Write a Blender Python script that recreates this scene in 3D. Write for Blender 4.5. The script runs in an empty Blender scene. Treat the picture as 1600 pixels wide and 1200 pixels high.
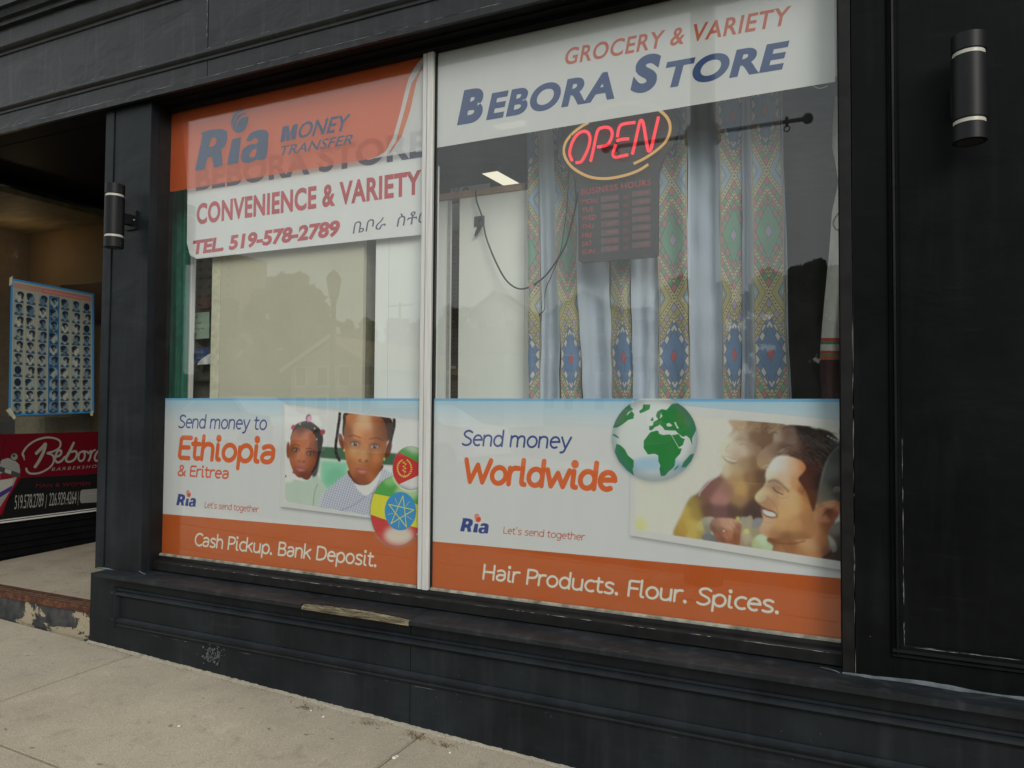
import bpy, bmesh, math, random
import numpy as np
from mathutils import Vector, Matrix, noise as mnoise
random.seed(7); RNG = np.random.default_rng(7)
C = bpy.context.scene.collection
sc = bpy.context.scene
R = math.radians
ZC = 1.75                      # eye height above the datum
# ------------------------------------------------------------------ camera
YAW, PIT, ROL, FPX, CY = R(25.54), R(1.868), R(0.419), 1180.0, 3.1
_f = Vector((-math.sin(YAW) * math.cos(PIT), math.cos(YAW) * math.cos(PIT), math.sin(PIT)))
_r0 = Vector((math.cos(YAW), math.sin(YAW), 0)); _u0 = _r0.cross(_f)
_r = _r0 * math.cos(ROL) + _u0 * math.sin(ROL); _u = -_r0 * math.sin(ROL) + _u0 * math.cos(ROL)
cd = bpy.data.cameras.new('camera'); cam = bpy.data.objects.new('camera', cd); C.objects.link(cam)
cd.sensor_width = 36; cd.lens = 36 * FPX / 1600; cd.clip_start = 0.05; cd.clip_end = 2000
m3 = Matrix((_r, _u, -_f)).transposed()
cam.matrix_world = Matrix.Translation((0, -CY, ZC)) @ m3.to_4x4()
sc.camera = cam
# ------------------------------------------------------------------ light
W = bpy.data.worlds.new('World'); sc.world = W; W.use_nodes = True
nt = W.node_tree; nt.nodes.clear()
sky = nt.nodes.new('ShaderNodeTexSky'); sky.sky_type = 'NISHITA'; sky.sun_disc = False
SUN_EL, SUN_ROT = R(27), R(136)
sky.sun_elevation = SUN_EL; sky.sun_rotation = SUN_ROT; sky.dust_density = 3.0
hs = nt.nodes.new('ShaderNodeHueSaturation'); hs.inputs['Saturation'].default_value = 0.35
tc = nt.nodes.new('ShaderNodeTexCoord'); nz = nt.nodes.new('ShaderNodeTexNoise')
nz.inputs['Scale'].default_value = 2.2; nz.inputs['Detail'].default_value = 5
mp = nt.nodes.new('ShaderNodeMapping'); mp.inputs['Scale'].default_value = (1, 1, 3)
rp = nt.nodes.new('ShaderNodeValToRGB')
rp.color_ramp.elements[0].position = 0.3; rp.color_ramp.elements[0].color = (8.3, 8.9, 9.1, 1)
rp.color_ramp.elements[1].position = 0.75; rp.color_ramp.elements[1].color = (10.8, 11.1, 11.0, 1)
mx = nt.nodes.new('ShaderNodeMix'); mx.data_type = 'RGBA'; mx.inputs[0].default_value = 0.85
bg = nt.nodes.new('ShaderNodeBackground'); bg.inputs['Strength'].default_value = 0.102
wo = nt.nodes.new('ShaderNodeOutputWorld')
L = nt.links.new
L(sky.outputs[0], hs.inputs['Color']); L(tc.outputs['Generated'], mp.inputs[0]); L(mp.outputs[0], nz.inputs['Vector'])
L(nz.outputs['Fac'], rp.inputs[0]); L(hs.outputs[0], mx.inputs[6]); L(rp.outputs[0], mx.inputs[7])
L(mx.outputs[2], bg.inputs['Color']); L(bg.outputs[0], wo.inputs['Surface'])
sl = bpy.data.lights.new('sun', 'SUN'); sl.energy = 1.5; sl.angle = R(26); sl.color = (1, 0.95, 0.88)
so = bpy.data.objects.new('sun', sl); C.objects.link(so); so.location = (0, -20, 20)
_sd = Vector((math.sin(SUN_ROT) * math.cos(SUN_EL), math.cos(SUN_ROT) * math.cos(SUN_EL), math.sin(SUN_EL)))
so.rotation_euler = _sd.to_track_quat('Z', 'Y').to_euler()
vs = sc.view_settings; vs.view_transform = 'Standard'; vs.look = 'None'; vs.exposure = 0.0; vs.gamma = 1.0; vs.use_curve_mapping = False
sc.cycles.use_denoising = True; sc.cycles.transparent_max_bounces = 16; sc.cycles.max_bounces = 8
sc.cycles.caustics_reflective = False; sc.cycles.caustics_refractive = False

# ------------------------------------------------------------------ geometry helpers
def ray(px, py): return _f + _r * ((px - 800) / FPX) - _u * ((py - 600) / FPX)
def P(px, py, y=0.0):
    """point of the vertical plane y = const that the photo shows at this pixel (world coordinates)"""
    d = ray(px, py); t = (CY + y) / d.y
    return Vector((t * d.x, y, t * d.z + ZC))
def PX(px, py, x):
    d = ray(px, py); t = x / d.x
    return Vector((x, t * d.y - CY, t * d.z + ZC))
def PH(px, py, z):
    d = ray(px, py); t = (z - ZC) / d.z
    return Vector((t * d.x, t * d.y - CY, z))
GA, GX, GY = -1.5147, -0.03487, 0.02     # the pavement falls to the right and slightly to the street
def gz(x, y): return ZC + GA + GX * x + GY * (y + .15)
def G(px, py):
    d = ray(px, py); t = (GA + GY * (-CY + .15)) / (d.z - GX * d.x - GY * d.y)
    return Vector((t * d.x, t * d.y - CY, t * d.z + ZC))
def RF(px, py, dist):
    """place across the street whose mirror image the glass shows at this pixel"""
    q = P(px, py, dist); return Vector((q.x, -dist, q.z))

ABS = {}
def tagit(o, label=None, cat=None, group=None, kind=None):
    if label: o['label'] = label
    if cat: o['category'] = cat
    if group: o['group'] = group
    if kind: o['kind'] = kind
    return o
def thing(name, label, cat, loc=(0, 0, 0), group=None, kind=None):
    o = bpy.data.objects.new(name, None); C.objects.link(o); o.location = loc; o.empty_display_size = .1
    ABS[o.name] = Vector(loc); return tagit(o, label, cat, group, kind)
def mesh_obj(name, verts, faces, mat, parent=None, uvs=None, smooth=False, mats=None, fm=None):
    verts = [Vector(v) for v in verts]
    lo = Vector([min(v[i] for v in verts) for i in range(3)]); hi = Vector([max(v[i] for v in verts) for i in range(3)])
    c = (lo + hi) / 2
    if parent is None: c.z = lo.z
    me = bpy.data.meshes.new(name); me.from_pydata([v - c for v in verts], [], faces)
    for m in (mats or [mat]): me.materials.append(m)
    if fm is not None: me.polygons.foreach_set('material_index', fm)
    if uvs is not None:
        ul = me.uv_layers.new(name='UVMap')
        ul.data.foreach_set('uv', [k for l in me.loops for k in uvs[l.vertex_index]])
    if smooth: me.polygons.foreach_set('use_smooth', [True] * len(me.polygons))
    me.update()
    o = bpy.data.objects.new(name, me); C.objects.link(o); ABS[o.name] = c.copy()
    if parent: o.parent = parent; o.location = c - ABS[parent.name]
    else: o.location = c
    return o
class MB:
    def __init__(s): s.v = []; s.f = []
    def add(s, v, f):
        n = len(s.v); s.v += [Vector(a) for a in v]; s.f += [tuple(n + i for i in q) for q in f]; return s
    def box(s, x0, x1, y0, y1, z0, z1, bev=0.0):
        bm = bmesh.new(); bmesh.ops.create_cube(bm, size=1)
        for v in bm.verts: v.co = Vector(((x0 + x1) / 2 + v.co.x * (x1 - x0), (y0 + y1) / 2 + v.co.y * (y1 - y0), (z0 + z1) / 2 + v.co.z * (z1 - z0)))
        if bev: bmesh.ops.bevel(bm, geom=bm.edges[:], offset=bev, segments=2, profile=.6, affect='EDGES')
        return s.frombm(bm)
    def frombm(s, bm, M=None):
        bm.verts.index_update()
        s.add([(M @ v.co) if M else v.co for v in bm.verts], [[v.index for v in f.verts] for f in bm.faces]); bm.free(); return s
    def quad(s, a, b, c, d): return s.add([a, b, c, d], [(0, 1, 2, 3)])
    def prof(s, pts, x0, x1, axis='x', caps=True):
        """extrude a closed profile; axis x: pts are (y,z); axis z: pts are (x,y)"""
        n = len(pts)
        if axis == 'x': a = [(x0, p, q) for p, q in pts] + [(x1, p, q) for p, q in pts]
        else: a = [(p, q, x0) for p, q in pts] + [(p, q, x1) for p, q in pts]
        f = [(i, (i + 1) % n, n + (i + 1) % n, n + i) for i in range(n)]
        if caps: f += [tuple(range(n))[::-1], tuple(range(n, 2 * n))]
        return s.add(a, f)
    def tube(s, pts, r, seg=8, closed=False):
        pts = [Vector(p) for p in pts]; n = len(pts); rr = r if isinstance(r, (list, tuple)) else [r] * n
        ring = []
        up = Vector((0, 0, 1))
        for i, p in enumerate(pts):
            a = pts[i - 1] if (i > 0 or closed) else p; b = pts[(i + 1) % n] if (i < n - 1 or closed) else p
            t = (b - a).normalized()
            sd = t.cross(up)
            if sd.length < .05: sd = t.cross(Vector((0, 1, 0)))
            sd.normalize(); w = sd.cross(t)
            ring.append([p + (sd * math.cos(2 * math.pi * k / seg) + w * math.sin(2 * math.pi * k / seg)) * rr[i] for k in range(seg)])
        v = [q for g in ring for q in g]; f = []
        for i in range(n if closed else n - 1):
            j = (i + 1) % n
            for k in range(seg): f.append((i * seg + k, i * seg + (k + 1) % seg, j * seg + (k + 1) % seg, j * seg + k))
        if not closed: f += [tuple(range(seg)), tuple(range((n - 1) * seg, n * seg))[::-1]]
        return s.add(v, f)
    def lathe(s, prof, c, seg=24, z=True):
        c = Vector(c); n = len(prof); v = []; f = []
        for r, h in prof:
            for k in range(seg):
                a = 2 * math.pi * k / seg; v.append(c + Vector((r * math.cos(a), r * math.sin(a), h)))
        for i in range(n - 1):
            for k in range(seg): f.append((i * seg + k, i * seg + (k + 1) % seg, (i + 1) * seg + (k + 1) % seg, (i + 1) * seg + k))
        f += [tuple(range(seg))[::-1], tuple(range((n - 1) * seg, n * seg))]
        return s.add(v, f)
    def ball(s, c, r, seg=12, sc3=(1, 1, 1)):
        bm = bmesh.new(); bmesh.ops.create_uvsphere(bm, u_segments=seg, v_segments=max(6, seg // 2), radius=r)
        return s.frombm(bm, Matrix.Translation(c) @ Matrix.Diagonal((*sc3, 1)))
    def out(s, name, mat, parent=None, smooth=False):
        o = mesh_obj(name, s.v, s.f, mat, parent, smooth=smooth)
        bm = bmesh.new(); bm.from_mesh(o.data); bmesh.ops.recalc_face_normals(bm, faces=bm.faces[:]); bm.to_mesh(o.data); bm.free()
        if smooth == 'a':
            o.data.polygons.foreach_set('use_smooth', [True] * len(o.data.polygons))
            try: o.data.set_sharp_from_angle(angle=R(38))
            except Exception: pass
        return o
def copy_tree(o, parent=None):
    c = o.copy(); C.objects.link(c); c.parent = parent; ABS[c.name] = ABS.get(o.name, Vector())
    for ch in list(o.children): copy_tree(ch, c)
    return c

# ------------------------------------------------------------------ materials
def s2l(c):
    c = np.asarray(c, float); return np.where(c <= .04045, c / 12.92, ((c + .055) / 1.055) ** 2.4)
def l2s(c):
    c = np.clip(c, 0, 1); return np.where(c <= .0031308, c * 12.92, 1.055 * c ** (1 / 2.4) - .055)
class NT:
    def __init__(s, name):
        s.m = bpy.data.materials.new(name); s.m.use_nodes = True; s.t = s.m.node_tree; s.t.nodes.clear()
        s.o = s.t.nodes.new('ShaderNodeOutputMaterial')
    def n(s, k, **kw):
        a = s.t.nodes.new('ShaderNode' + k)
        for q, v in kw.items(): setattr(a, q, v)
        return a
    def l(s, a, b): s.t.links.new(a, b)
    def coord(s, scale=(1, 1, 1), kind='Object'):
        # world-position coordinates, so alike pieces do not repeat
        g = s.n('NewGeometry'); m = s.n('Mapping'); m.inputs['Scale'].default_value = scale; s.l(g.outputs['Position'], m.inputs[0]); return m.outputs[0]
    def noise(s, vec, sc_, det=4, rough=.55, dist=0):
        a = s.n('TexNoise'); a.inputs['Scale'].default_value = sc_; a.inputs['Detail'].default_value = det
        a.inputs['Roughness'].default_value = rough; a.inputs['Distortion'].default_value = dist; s.l(vec, a.inputs['Vector']); return a.outputs['Fac']
    def ramp(s, fac, els):
        a = s.n('ValToRGB'); cr = a.color_ramp
        while len(cr.elements) < len(els): cr.elements.new(.5)
        for e, (p, c) in zip(cr.elements, els): e.position = p; e.color = (*c, 1) if isinstance(c, tuple) else (c, c, c, 1)
        s.l(fac, a.inputs[0]); return a.outputs[0]
    def mix(s, fac, a, b, mode='MIX'):
        m = s.n('Mix', data_type='RGBA', blend_type=mode)
        for i, v in ((0, fac), (6, a), (7, b)):
            if isinstance(v, (int, float)): m.inputs[i].default_value = v if i == 0 else (v, v, v, 1)
            elif isinstance(v, tuple): m.inputs[i].default_value = (*v, 1)
            else: s.l(v, m.inputs[i])
        return m.outputs[2]
    def math(s, op, a, b=0.0):
        m = s.n('Math', operation=op)
        for i, v in ((0, a), (1, b)):
            if isinstance(v, (int, float)): m.inputs[i].default_value = v
            else: s.l(v, m.inputs[i])
        return m.outputs[0]
    def bsdf(s, col, rough=.5, metal=0., spec=.5, bump=None, bs=.2, bd=.01, **kw):
        b = s.n('BsdfPrincipled')
        for k, v in (('Base Color', col), ('Roughness', rough), ('Metallic', metal), ('Specular IOR Level', spec)):
            if isinstance(v, (int, float)): b.inputs[k].default_value = v
            elif isinstance(v, tuple): b.inputs[k].default_value = (*v, 1)
            else: s.l(v, b.inputs[k])
        for k, v in kw.items(): b.inputs[k.replace('_', ' ')].default_value = v
        if bump is not None:
            u = s.n('Bump'); u.inputs['Strength'].default_value = bs; u.inputs['Distance'].default_value = bd
            s.l(bump, u.inputs['Height']); s.l(u.outputs[0], b.inputs['Normal'])
        return b.outputs[0]
    def done(s, sh): s.l(sh, s.o.inputs['Surface']); return s.m
def simple(name, col, rough=.6, metal=0., var=.15, scale=30, bump=.05, spec=.5):
    t = NT(name); c = t.coord(); n = t.noise(c, scale)
    lo = tuple(v * (1 - var) for v in col); hi = tuple(min(1, v * (1 + var)) for v in col)
    return t.done(t.bsdf(t.ramp(n, [(.3, lo), (.7, hi)]), rough, metal, spec, bump=n, bs=bump, bd=.005))
def paint(name, base=(.0125, .0155, .0185), dusty=.45, wav=1.2, spec=.15):
    """weathered satin charcoal paint with dust, runs and scuffs"""
    t = NT(name); c = t.coord(); cs = t.coord((9, 9, .7)); ch = t.coord((.8, 3, 9))
    n1 = t.noise(c, 3.1, 6, .6); n2 = t.noise(cs, 2.0, 5, .6); n3 = t.noise(c, 60, 3); n4 = t.noise(ch, 5, 5, .65, .9)
    col = t.ramp(n1, [(.25, tuple(v * .62 for v in base)), (.5, base), (.75, tuple(v * 1.6 for v in base))])
    d = t.math('MULTIPLY', t.ramp(n2, [(.52, 0.), (.8, 1.)]), .38 * dusty); col = t.mix(d, col, (.075, .08, .085))
    d2 = t.math('MULTIPLY', t.ramp(n4, [(.6, 0.), (.78, 1.)]), .3 * dusty); col = t.mix(d2, col, (.09, .095, .095))
    chips = t.ramp(t.noise(c, 38, 5, .7), [(.735, 0.), (.75, 1.)])
    big = t.ramp(t.noise(c, 2.3, 3), [(.5, 0.), (.6, 1.)]); col = t.mix(t.math('MULTIPLY', chips, big), col, (.3, .3, .28))
    rg = t.ramp(n1, [(.3, .34), (.7, .5)])
    h = t.math('ADD', t.math('MULTIPLY', t.noise(t.coord((.8, 1, 1.6)), 2.6, 4, .45, .7), 1.6 * wav), t.math('MULTIPLY', n3, .06))
    return t.done(t.bsdf(col, rg, 0, spec, bump=h, bs=.34, bd=.014))
M = {}
M['paint'] = paint('charcoal_paint')
M['paint_fascia'] = paint('charcoal_paint_fascia', (.018, .0195, .0215), 1.0, 2.6, .3)
M['paint_wall'] = paint('charcoal_paint_wall', (.0042, .0049, .0051), .15, .8, .075)
M['paint_sill'] = paint('charcoal_paint_sill', (.017, .0195, .0225), 1.5, 1.4, .2)
M['black'] = simple('black_paint', (.004, .004, .0045), .6, var=.3, scale=8, spec=.1)
M['jamb'] = simple('jamb_black', (.010, .0098, .010), .45, var=.4, scale=14, spec=.2)
M['gap'] = simple('joint_dark', (.004, .004, .004), .9)
M['chip'] = simple('bare_primer', (.21, .21, .20), .8, var=.4, scale=60)
M['caulk'] = simple('grey_caulk', (.10, .118, .128), .5, var=.35, scale=25)
M['alu'] = (lambda t: t.done(t.bsdf(t.ramp(t.noise(t.coord((40, 40, 1)), 4), [(.3, (.52, .52, .50)), (.7, (.70, .70, .67))]), t.ramp(t.noise(t.coord((40, 40, 2)), 3), [(.3, .32), (.7, .5)]), .1, .5)))(NT('aluminium'))
M['bead'] = simple('glazing_bead', (.25, .245, .2), .6, var=.6, scale=22)
def wood_rot():
    t = NT('bare_rotten_wood'); c = t.coord((1.5, 14, 14)); n = t.noise(c, 7, 6, .7, .8)
    col = t.ramp(n, [(.3, (.03, .025, .015)), (.48, (.12, .1, .06)), (.62, (.3, .25, .15)), (.75, (.42, .36, .24))])
    return t.done(t.bsdf(col, .9, bump=n, bs=.9, bd=.01))
M['rot'] = wood_rot()
M['wood'] = simple('raw_wood', (.42, .26, .16), .6, var=.25, scale=18)
def rust():
    t = NT('rusty_steel'); c = t.coord(); n = t.noise(c, 26, 6, .7); n2 = t.noise(t.coord((30, 90, 90)), 2, 4)
    col = t.ramp(n, [(.3, (.022, .012, .009)), (.5, (.085, .03, .015)), (.66, (.2, .07, .022)), (.8, (.34, .15, .05))])
    return t.done(t.bsdf(col, .82, .2, bump=n2, bs=.7, bd=.006))
M['rust'] = rust()
def concrete(name, base, gum=True, k=1.0):
    t = NT(name); c = t.coord(); a = t.noise(c, 1.6, 6, .65); b = t.noise(c, 190, 3, .7); d = t.noise(c, 9, 6, .7, .4)
    col = t.ramp(a, [(.28, tuple(v * .76 for v in base)), (.5, tuple(v * .98 for v in base)), (.72, tuple(v * 1.14 for v in base))])
    col = t.mix(.55, col, t.ramp(b, [(.28, .38), (.5, .98), (.74, 1.75)]), 'MULTIPLY')
    col = t.mix(t.math('MULTIPLY', t.ramp(d, [(.55, 0.), (.72, 1.)]), .42 * k), col, tuple(v * .45 for v in base))
    col = t.mix(t.math('MULTIPLY', t.ramp(t.noise(c, 3.2, 5, .7), [(.6, 0.), (.7, 1.)]), .25), col, tuple(min(.8, v * 1.5) for v in base))
    if gum:
        v = t.n('TexVoronoi', feature='F1'); v.inputs['Scale'].default_value = 5.5; v.inputs['Randomness'].default_value = 1.
        w = t.n('Mapping'); g = t.n('NewGeometry'); t.l(g.outputs['Position'], w.inputs[0]); w.inputs['Scale'].default_value = (1, 1.6, 1)
        # slightly warped blots
        nn = t.n('TexNoise'); nn.inputs['Scale'].default_value = 30; t.l(w.outputs[0], nn.inputs['Vector'])
        ad = t.n('MixRGB' if False else 'VectorMath', operation='MULTIPLY_ADD'); t.l(nn.outputs['Color'], ad.inputs[0]); ad.inputs[1].default_value = (.05, .05, .05); t.l(w.outputs[0], ad.inputs[2])
        t.l(ad.outputs[0], v.inputs['Vector'])
        col = t.mix(t.math('MULTIPLY', t.ramp(v.outputs['Distance'], [(.05, 1.), (.085, 0.)]), .62), col, tuple(x * .22 for x in base))
    h = t.math('ADD', b, t.math('MULTIPLY', a, .6))
    return t.done(t.bsdf(col, .92, 0, .25, bump=h, bs=.45, bd=.004))
M['conc'] = concrete('pavement_concrete', (.42, .365, .28))
M['conc2'] = concrete('entry_concrete', (.36, .31, .235), False, 1.6)
M['asphalt'] = concrete('asphalt', (.055, .055, .054), False)
M['dirt'] = concrete('gritty_dirt', (.19, .165, .125), False, 1.5); M['joint'] = concrete('joint_dirt', (.05, .042, .032), False, 1.)
def peel():
    t = NT('peeling_step'); c = t.coord((1, 1, 1.6)); n = t.noise(c, 3.4, 7, .62, .3); m = t.ramp(n, [(.535, 0.), (.548, 1.)])
    f = t.noise(t.coord(), 120, 3)
    col = t.mix(m, t.ramp(t.noise(t.coord(), 14, 5), [(.35, (.018, .02, .022)), (.7, (.07, .07, .068))]), t.ramp(f, [(.3, (.26, .22, .15)), (.7, (.42, .36, .25))]))
    return t.done(t.bsdf(col, .85, bump=t.math('SUBTRACT', 1.0, m), bs=.8, bd=.006))
M['peel'] = peel()
def glass(name, tint=(.965, .975, .965), k=1.0, dirt=.03):
    t = NT(name); fr = t.n('Fresnel'); ge = t.n('NewGeometry'); t.l(t.math('SUBTRACT', 1.5, t.math('MULTIPLY', ge.outputs['Backfacing'], 1.5 - 1 / 1.5)), fr.inputs['IOR'])
    gl = t.n('BsdfGlossy'); gl.inputs['Roughness'].default_value = 0.0; gl.inputs['Color'].default_value = (1, 1, 1, 1)
    tr = t.n('BsdfTransparent'); tr.inputs['Color'].default_value = (*tint, 1)
    mm = t.n('MixShader'); t.l(t.math('MULTIPLY', fr.outputs[0], k), mm.inputs[0]); t.l(tr.outputs[0], mm.inputs[1]); t.l(gl.outputs[0], mm.inputs[2])
    df = t.n('BsdfDiffuse'); df.inputs['Color'].default_value = (.6, .6, .58, 1)
    m2 = t.n('MixShader'); cs = t.coord((3, 3, .8)); t.l(t.math('MULTIPLY', t.ramp(t.noise(cs, 3, 6, .65), [(.35, .25), (.75, 1.)]), dirt), m2.inputs[0])
    t.l(mm.outputs[0], m2.inputs[1]); t.l(df.outputs[0], m2.inputs[2])
    return t.done(m2.outputs[0])
M['glass'] = glass('window_glass', dirt=.022)
M['glass_b'] = glass('barber_glass', dirt=.01)
def vinyl(name, img=None, col=None, thru=.1, rough=.35, lift=.0):
    t = NT(name)
    if img is not None:
        ti = t.n('TexImage'); ti.image = img; ti.interpolation = 'Cubic'; ti.extension = 'EXTEND'; c = ti.outputs['Color']
    else: c = col
    b = t.bsdf(c, rough, 0, .3)
    if thru <= 0: return t.done(b)
    tr = t.n('BsdfTransparent'); m = t.n('MixShader'); m.inputs[0].default_value = thru; t.l(b, m.inputs[1]); t.l(tr.outputs[0], m.inputs[2])
    if img is not None or col: 
        # ink also tints what shines through
        if img is not None: t.l(t.mix(lift, c, (1., 1., 1.)), tr.inputs['Color'])
        else: tr.inputs['Color'].default_value = (*[min(1, v * 1.2) for v in col], 1)
    return t.done(m.outputs[0])
def emit(name, col, s):
    t = NT(name); e = t.n('Emission'); e.inputs['Color'].default_value = (*col, 1); e.inputs['Strength'].default_value = s; return t.done(e.outputs[0])

# ------------------------------------------------------------------ print canvas: flat printed artwork, drawn with numpy
VL, VEIL = .58, .022
def K(r, g, b):
    """printed ink colour for a colour read off the photograph"""
    return np.clip((s2l(np.array([r, g, b]) / 255.) - VEIL * .8) / VL, .004, .86)
class Cv:
    def __init__(s, x0, x1, z0, z1, ppm, conv=None, bgc=(.8, .8, .8)):
        s.x0, s.x1, s.z0, s.z1, s.p = x0, x1, z0, z1, ppm
        s.w = int((x1 - x0) * ppm); s.h = int((z1 - z0) * ppm); s.conv = conv
        s.a = np.zeros((s.h, s.w, 3)) + np.array(bgc)
    def pt(s, q):
        X, Z = s.conv(*q) if s.conv else q
        return ((X - s.x0) * s.p, (s.z1 - Z) * s.p)
    def pts(s, L_): return np.array([s.pt(q) for q in L_], float)
    @staticmethod
    def spline(A, n=6, closed=True):
        A = np.asarray(A, float); N = len(A); o = []
        for i in range(N if closed else N - 1):
            p0, p1, p2, p3 = (A[(i + k) % N] if closed else A[min(max(i + k, 0), N - 1)] for k in (-1, 0, 1, 2))
            for t in np.arange(n) / n:
                o.append(.5 * (2 * p1 + (p2 - p0) * t + (2 * p0 - 5 * p1 + 4 * p2 - p3) * t * t + (3 * p1 - p0 - 3 * p2 + p3) * t ** 3))
        if not closed: o.append(A[-1])
        return np.array(o)
    @staticmethod
    def blur(m, r):
        r = int(round(r))
        if r < 1: return m
        for _ in range(3):
            for ax in (0, 1):
                pad = [(0, 0), (0, 0)]; pad[ax] = (r + 1, r)
                c = np.cumsum(np.pad(m, pad, mode='constant'), axis=ax)
                n = m.shape[ax]
                m = (np.take(c, range(2 * r + 1, 2 * r + 1 + n), axis=ax) - np.take(c, range(0, n), axis=ax)) / (2 * r + 1)
        return m
    def mask(s, A, soft=0):
        A = np.asarray(A, float); pd = int(soft * 3 + 3)
        x0, y0 = np.floor(A.min(0)).astype(int) - pd; x1, y1 = np.ceil(A.max(0)).astype(int) + pd
        x0, y0 = max(x0, -pd - 2), max(y0, -pd - 2); x1, y1 = min(x1, s.w + pd + 2), min(y1, s.h + pd + 2)
        if x1 <= x0 or y1 <= y0: return None
        W_, H_ = x1 - x0, y1 - y0; SS = 4; m = np.zeros((H_, W_ + 1))
        B = np.roll(A, -1, 0)
        for sub in range(SS):
            ys = np.arange(H_) + y0 + (sub + .5) / SS
            for r_, yy in enumerate(ys):
                c = (A[:, 1] <= yy) != (B[:, 1] <= yy)
                if not c.any(): continue
                xs = np.sort(A[c, 0] + (yy - A[c, 1]) / (B[c, 1] - A[c, 1]) * (B[c, 0] - A[c, 0])) - x0
                for a_, b_ in zip(xs[0::2], xs[1::2]):
                    a_ = max(0, min(W_, a_)); b_ = max(0, min(W_, b_))
                    ia, ib = int(a_), int(b_)
                    if ia == ib: m[r_, ia] += (b_ - a_) / SS
                    else:
                        m[r_, ia] += (ia + 1 - a_) / SS; m[r_, ia + 1:ib] += 1 / SS; m[r_, ib] += (b_ - ib) / SS
        m = m[:, :W_]
        if soft: m = s.blur(m, soft)
        return x0, y0, m
    def lay(s, k, col, alpha=1., clip=None):
        if k is None: return
        x0, y0, m = k; H_, W_ = m.shape
        a0, b0 = max(0, x0), max(0, y0); a1, b1 = min(s.w, x0 + W_), min(s.h, y0 + H_)
        if a1 <= a0 or b1 <= b0: return
        mm = m[b0 - y0:b1 - y0, a0 - x0:a1 - x0, None] * alpha
        if clip is not None: mm = mm * clip[b0:b1, a0:a1, None]
        s.a[b0:b1, a0:a1] = s.a[b0:b1, a0:a1] * (1 - mm) + np.asarray(col) * mm
    def full(s, A, soft=0):
        k = s.mask(A, soft); f = np.zeros((s.h, s.w))
        if k:
            x0, y0, m = k; H_, W_ = m.shape; a0, b0 = max(0, x0), max(0, y0); a1, b1 = min(s.w, x0 + W_), min(s.h, y0 + H_)
            f[b0:b1, a0:a1] = m[b0 - y0:b1 - y0, a0 - x0:a1 - x0]
        return f
    def poly(s, L_, col, alpha=1., soft=0, smooth=False, clip=None):
        A = s.pts(L_)
        if smooth: A = s.spline(A)
        s.lay(s.mask(A, soft), col, alpha, clip)
    def ell(s, c, rx, ry, col, alpha=1., soft=0, rot=0, clip=None):
        """ellipse given in photo units around a photo point"""
        L_ = []
        for k in range(28):
            a = 2 * math.pi * k / 28; x, y = rx * math.cos(a), ry * math.sin(a)
            L_.append((c[0] + x * math.cos(rot) - y * math.sin(rot), c[1] + x * math.sin(rot) + y * math.cos(rot)))
        s.poly(L_, col, alpha, soft, clip=clip)
    def segs(s, A, w, col, alpha=1., soft=.7, clip=None):
        """round-capped stroke along canvas-pixel points"""
        A = np.asarray(A, float); pd = w / 2 + 3 + soft
        x0, y0 = np.floor(A.min(0) - pd).astype(int); x1, y1 = np.ceil(A.max(0) + pd).astype(int)
        x0, y0, x1, y1 = max(x0, 0), max(y0, 0), min(x1, s.w), min(y1, s.h)
        if x1 <= x0 or y1 <= y0: return
        D = np.full((y1 - y0, x1 - x0), 1e9)
        for a, b in zip(A[:-1], A[1:]):
            u0, v0 = np.floor(np.minimum(a, b) - pd).astype(int); u1, v1 = np.ceil(np.maximum(a, b) + pd).astype(int)
            u0, v0, u1, v1 = max(u0, x0), max(v0, y0), min(u1, x1), min(v1, y1)
            if u1 <= u0 or v1 <= v0: continue
            yy, xx = np.mgrid[v0:v1, u0:u1] + .5; d = b - a; L2 = (d ** 2).sum() + 1e-9
            t = np.clip(((xx - a[0]) * d[0] + (yy - a[1]) * d[1]) / L2, 0, 1)
            q = np.hypot(xx - a[0] - t * d[0], yy - a[1] - t * d[1]); sub = D[v0 - y0:v1 - y0, u0 - x0:u1 - x0]; np.minimum(sub, q, out=sub)
        m = np.clip((w / 2 - D) / soft + .5, 0, 1)
        s.lay((x0, y0, m), col, alpha, clip)
    def line(s, L_, w, col, alpha=1., soft=.7, smooth=True, clip=None):
        A = s.pts(L_)
        if smooth and len(A) > 2: A = s.spline(A, 5, False)
        s.segs(A, w * s.p * .0022, col, alpha, soft, clip)
    def shade(s, mask, smp, tr, sig):
        """fill a mask with smoothly blended ink colours given at photo points"""
        ys_, xs_ = np.nonzero(mask > .004)
        if not len(ys_): return
        y0, y1, x0, x1 = ys_.min(), ys_.max() + 1, xs_.min(), xs_.max() + 1
        yy, xx = np.mgrid[y0:y1, x0:x1] + .5; acc = np.zeros(yy.shape + (3,)); wt = np.zeros(yy.shape)
        for x, y, c in smp:
            px, py = s.pt(tr(x, y)); d2 = ((xx - px) ** 2 + (yy - py) ** 2) / sig ** 2
            w = np.exp(-d2 * .5) + 1e-4 / (1 + d2) ; acc += w[..., None] * np.asarray(K(*c)); wt += w
        m = mask[y0:y1, x0:x1, None]; s.a[y0:y1, x0:x1] = s.a[y0:y1, x0:x1] * (1 - m) + acc / wt[..., None] * m
    def photo(s, m, sat=.82, grain=.035, con=1.12):
        """printed-photo look inside a mask: softer colour, more contrast, grain"""
        l = s.a @ np.array([.3, .59, .11]); b = l[..., None] + (s.a - l[..., None]) * sat
        b = np.clip(.22 * (np.clip(b, 1e-4, 1) / .22) ** con, 0, .9); b = np.stack([Cv.blur(b[..., k], 1) for k in range(3)], -1)
        b *= 1 + RNG.normal(0, grain, b.shape[:2])[..., None] + RNG.normal(0, grain * .5, b.shape); s.a = s.a * (1 - m[..., None]) + b * m[..., None]
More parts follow.
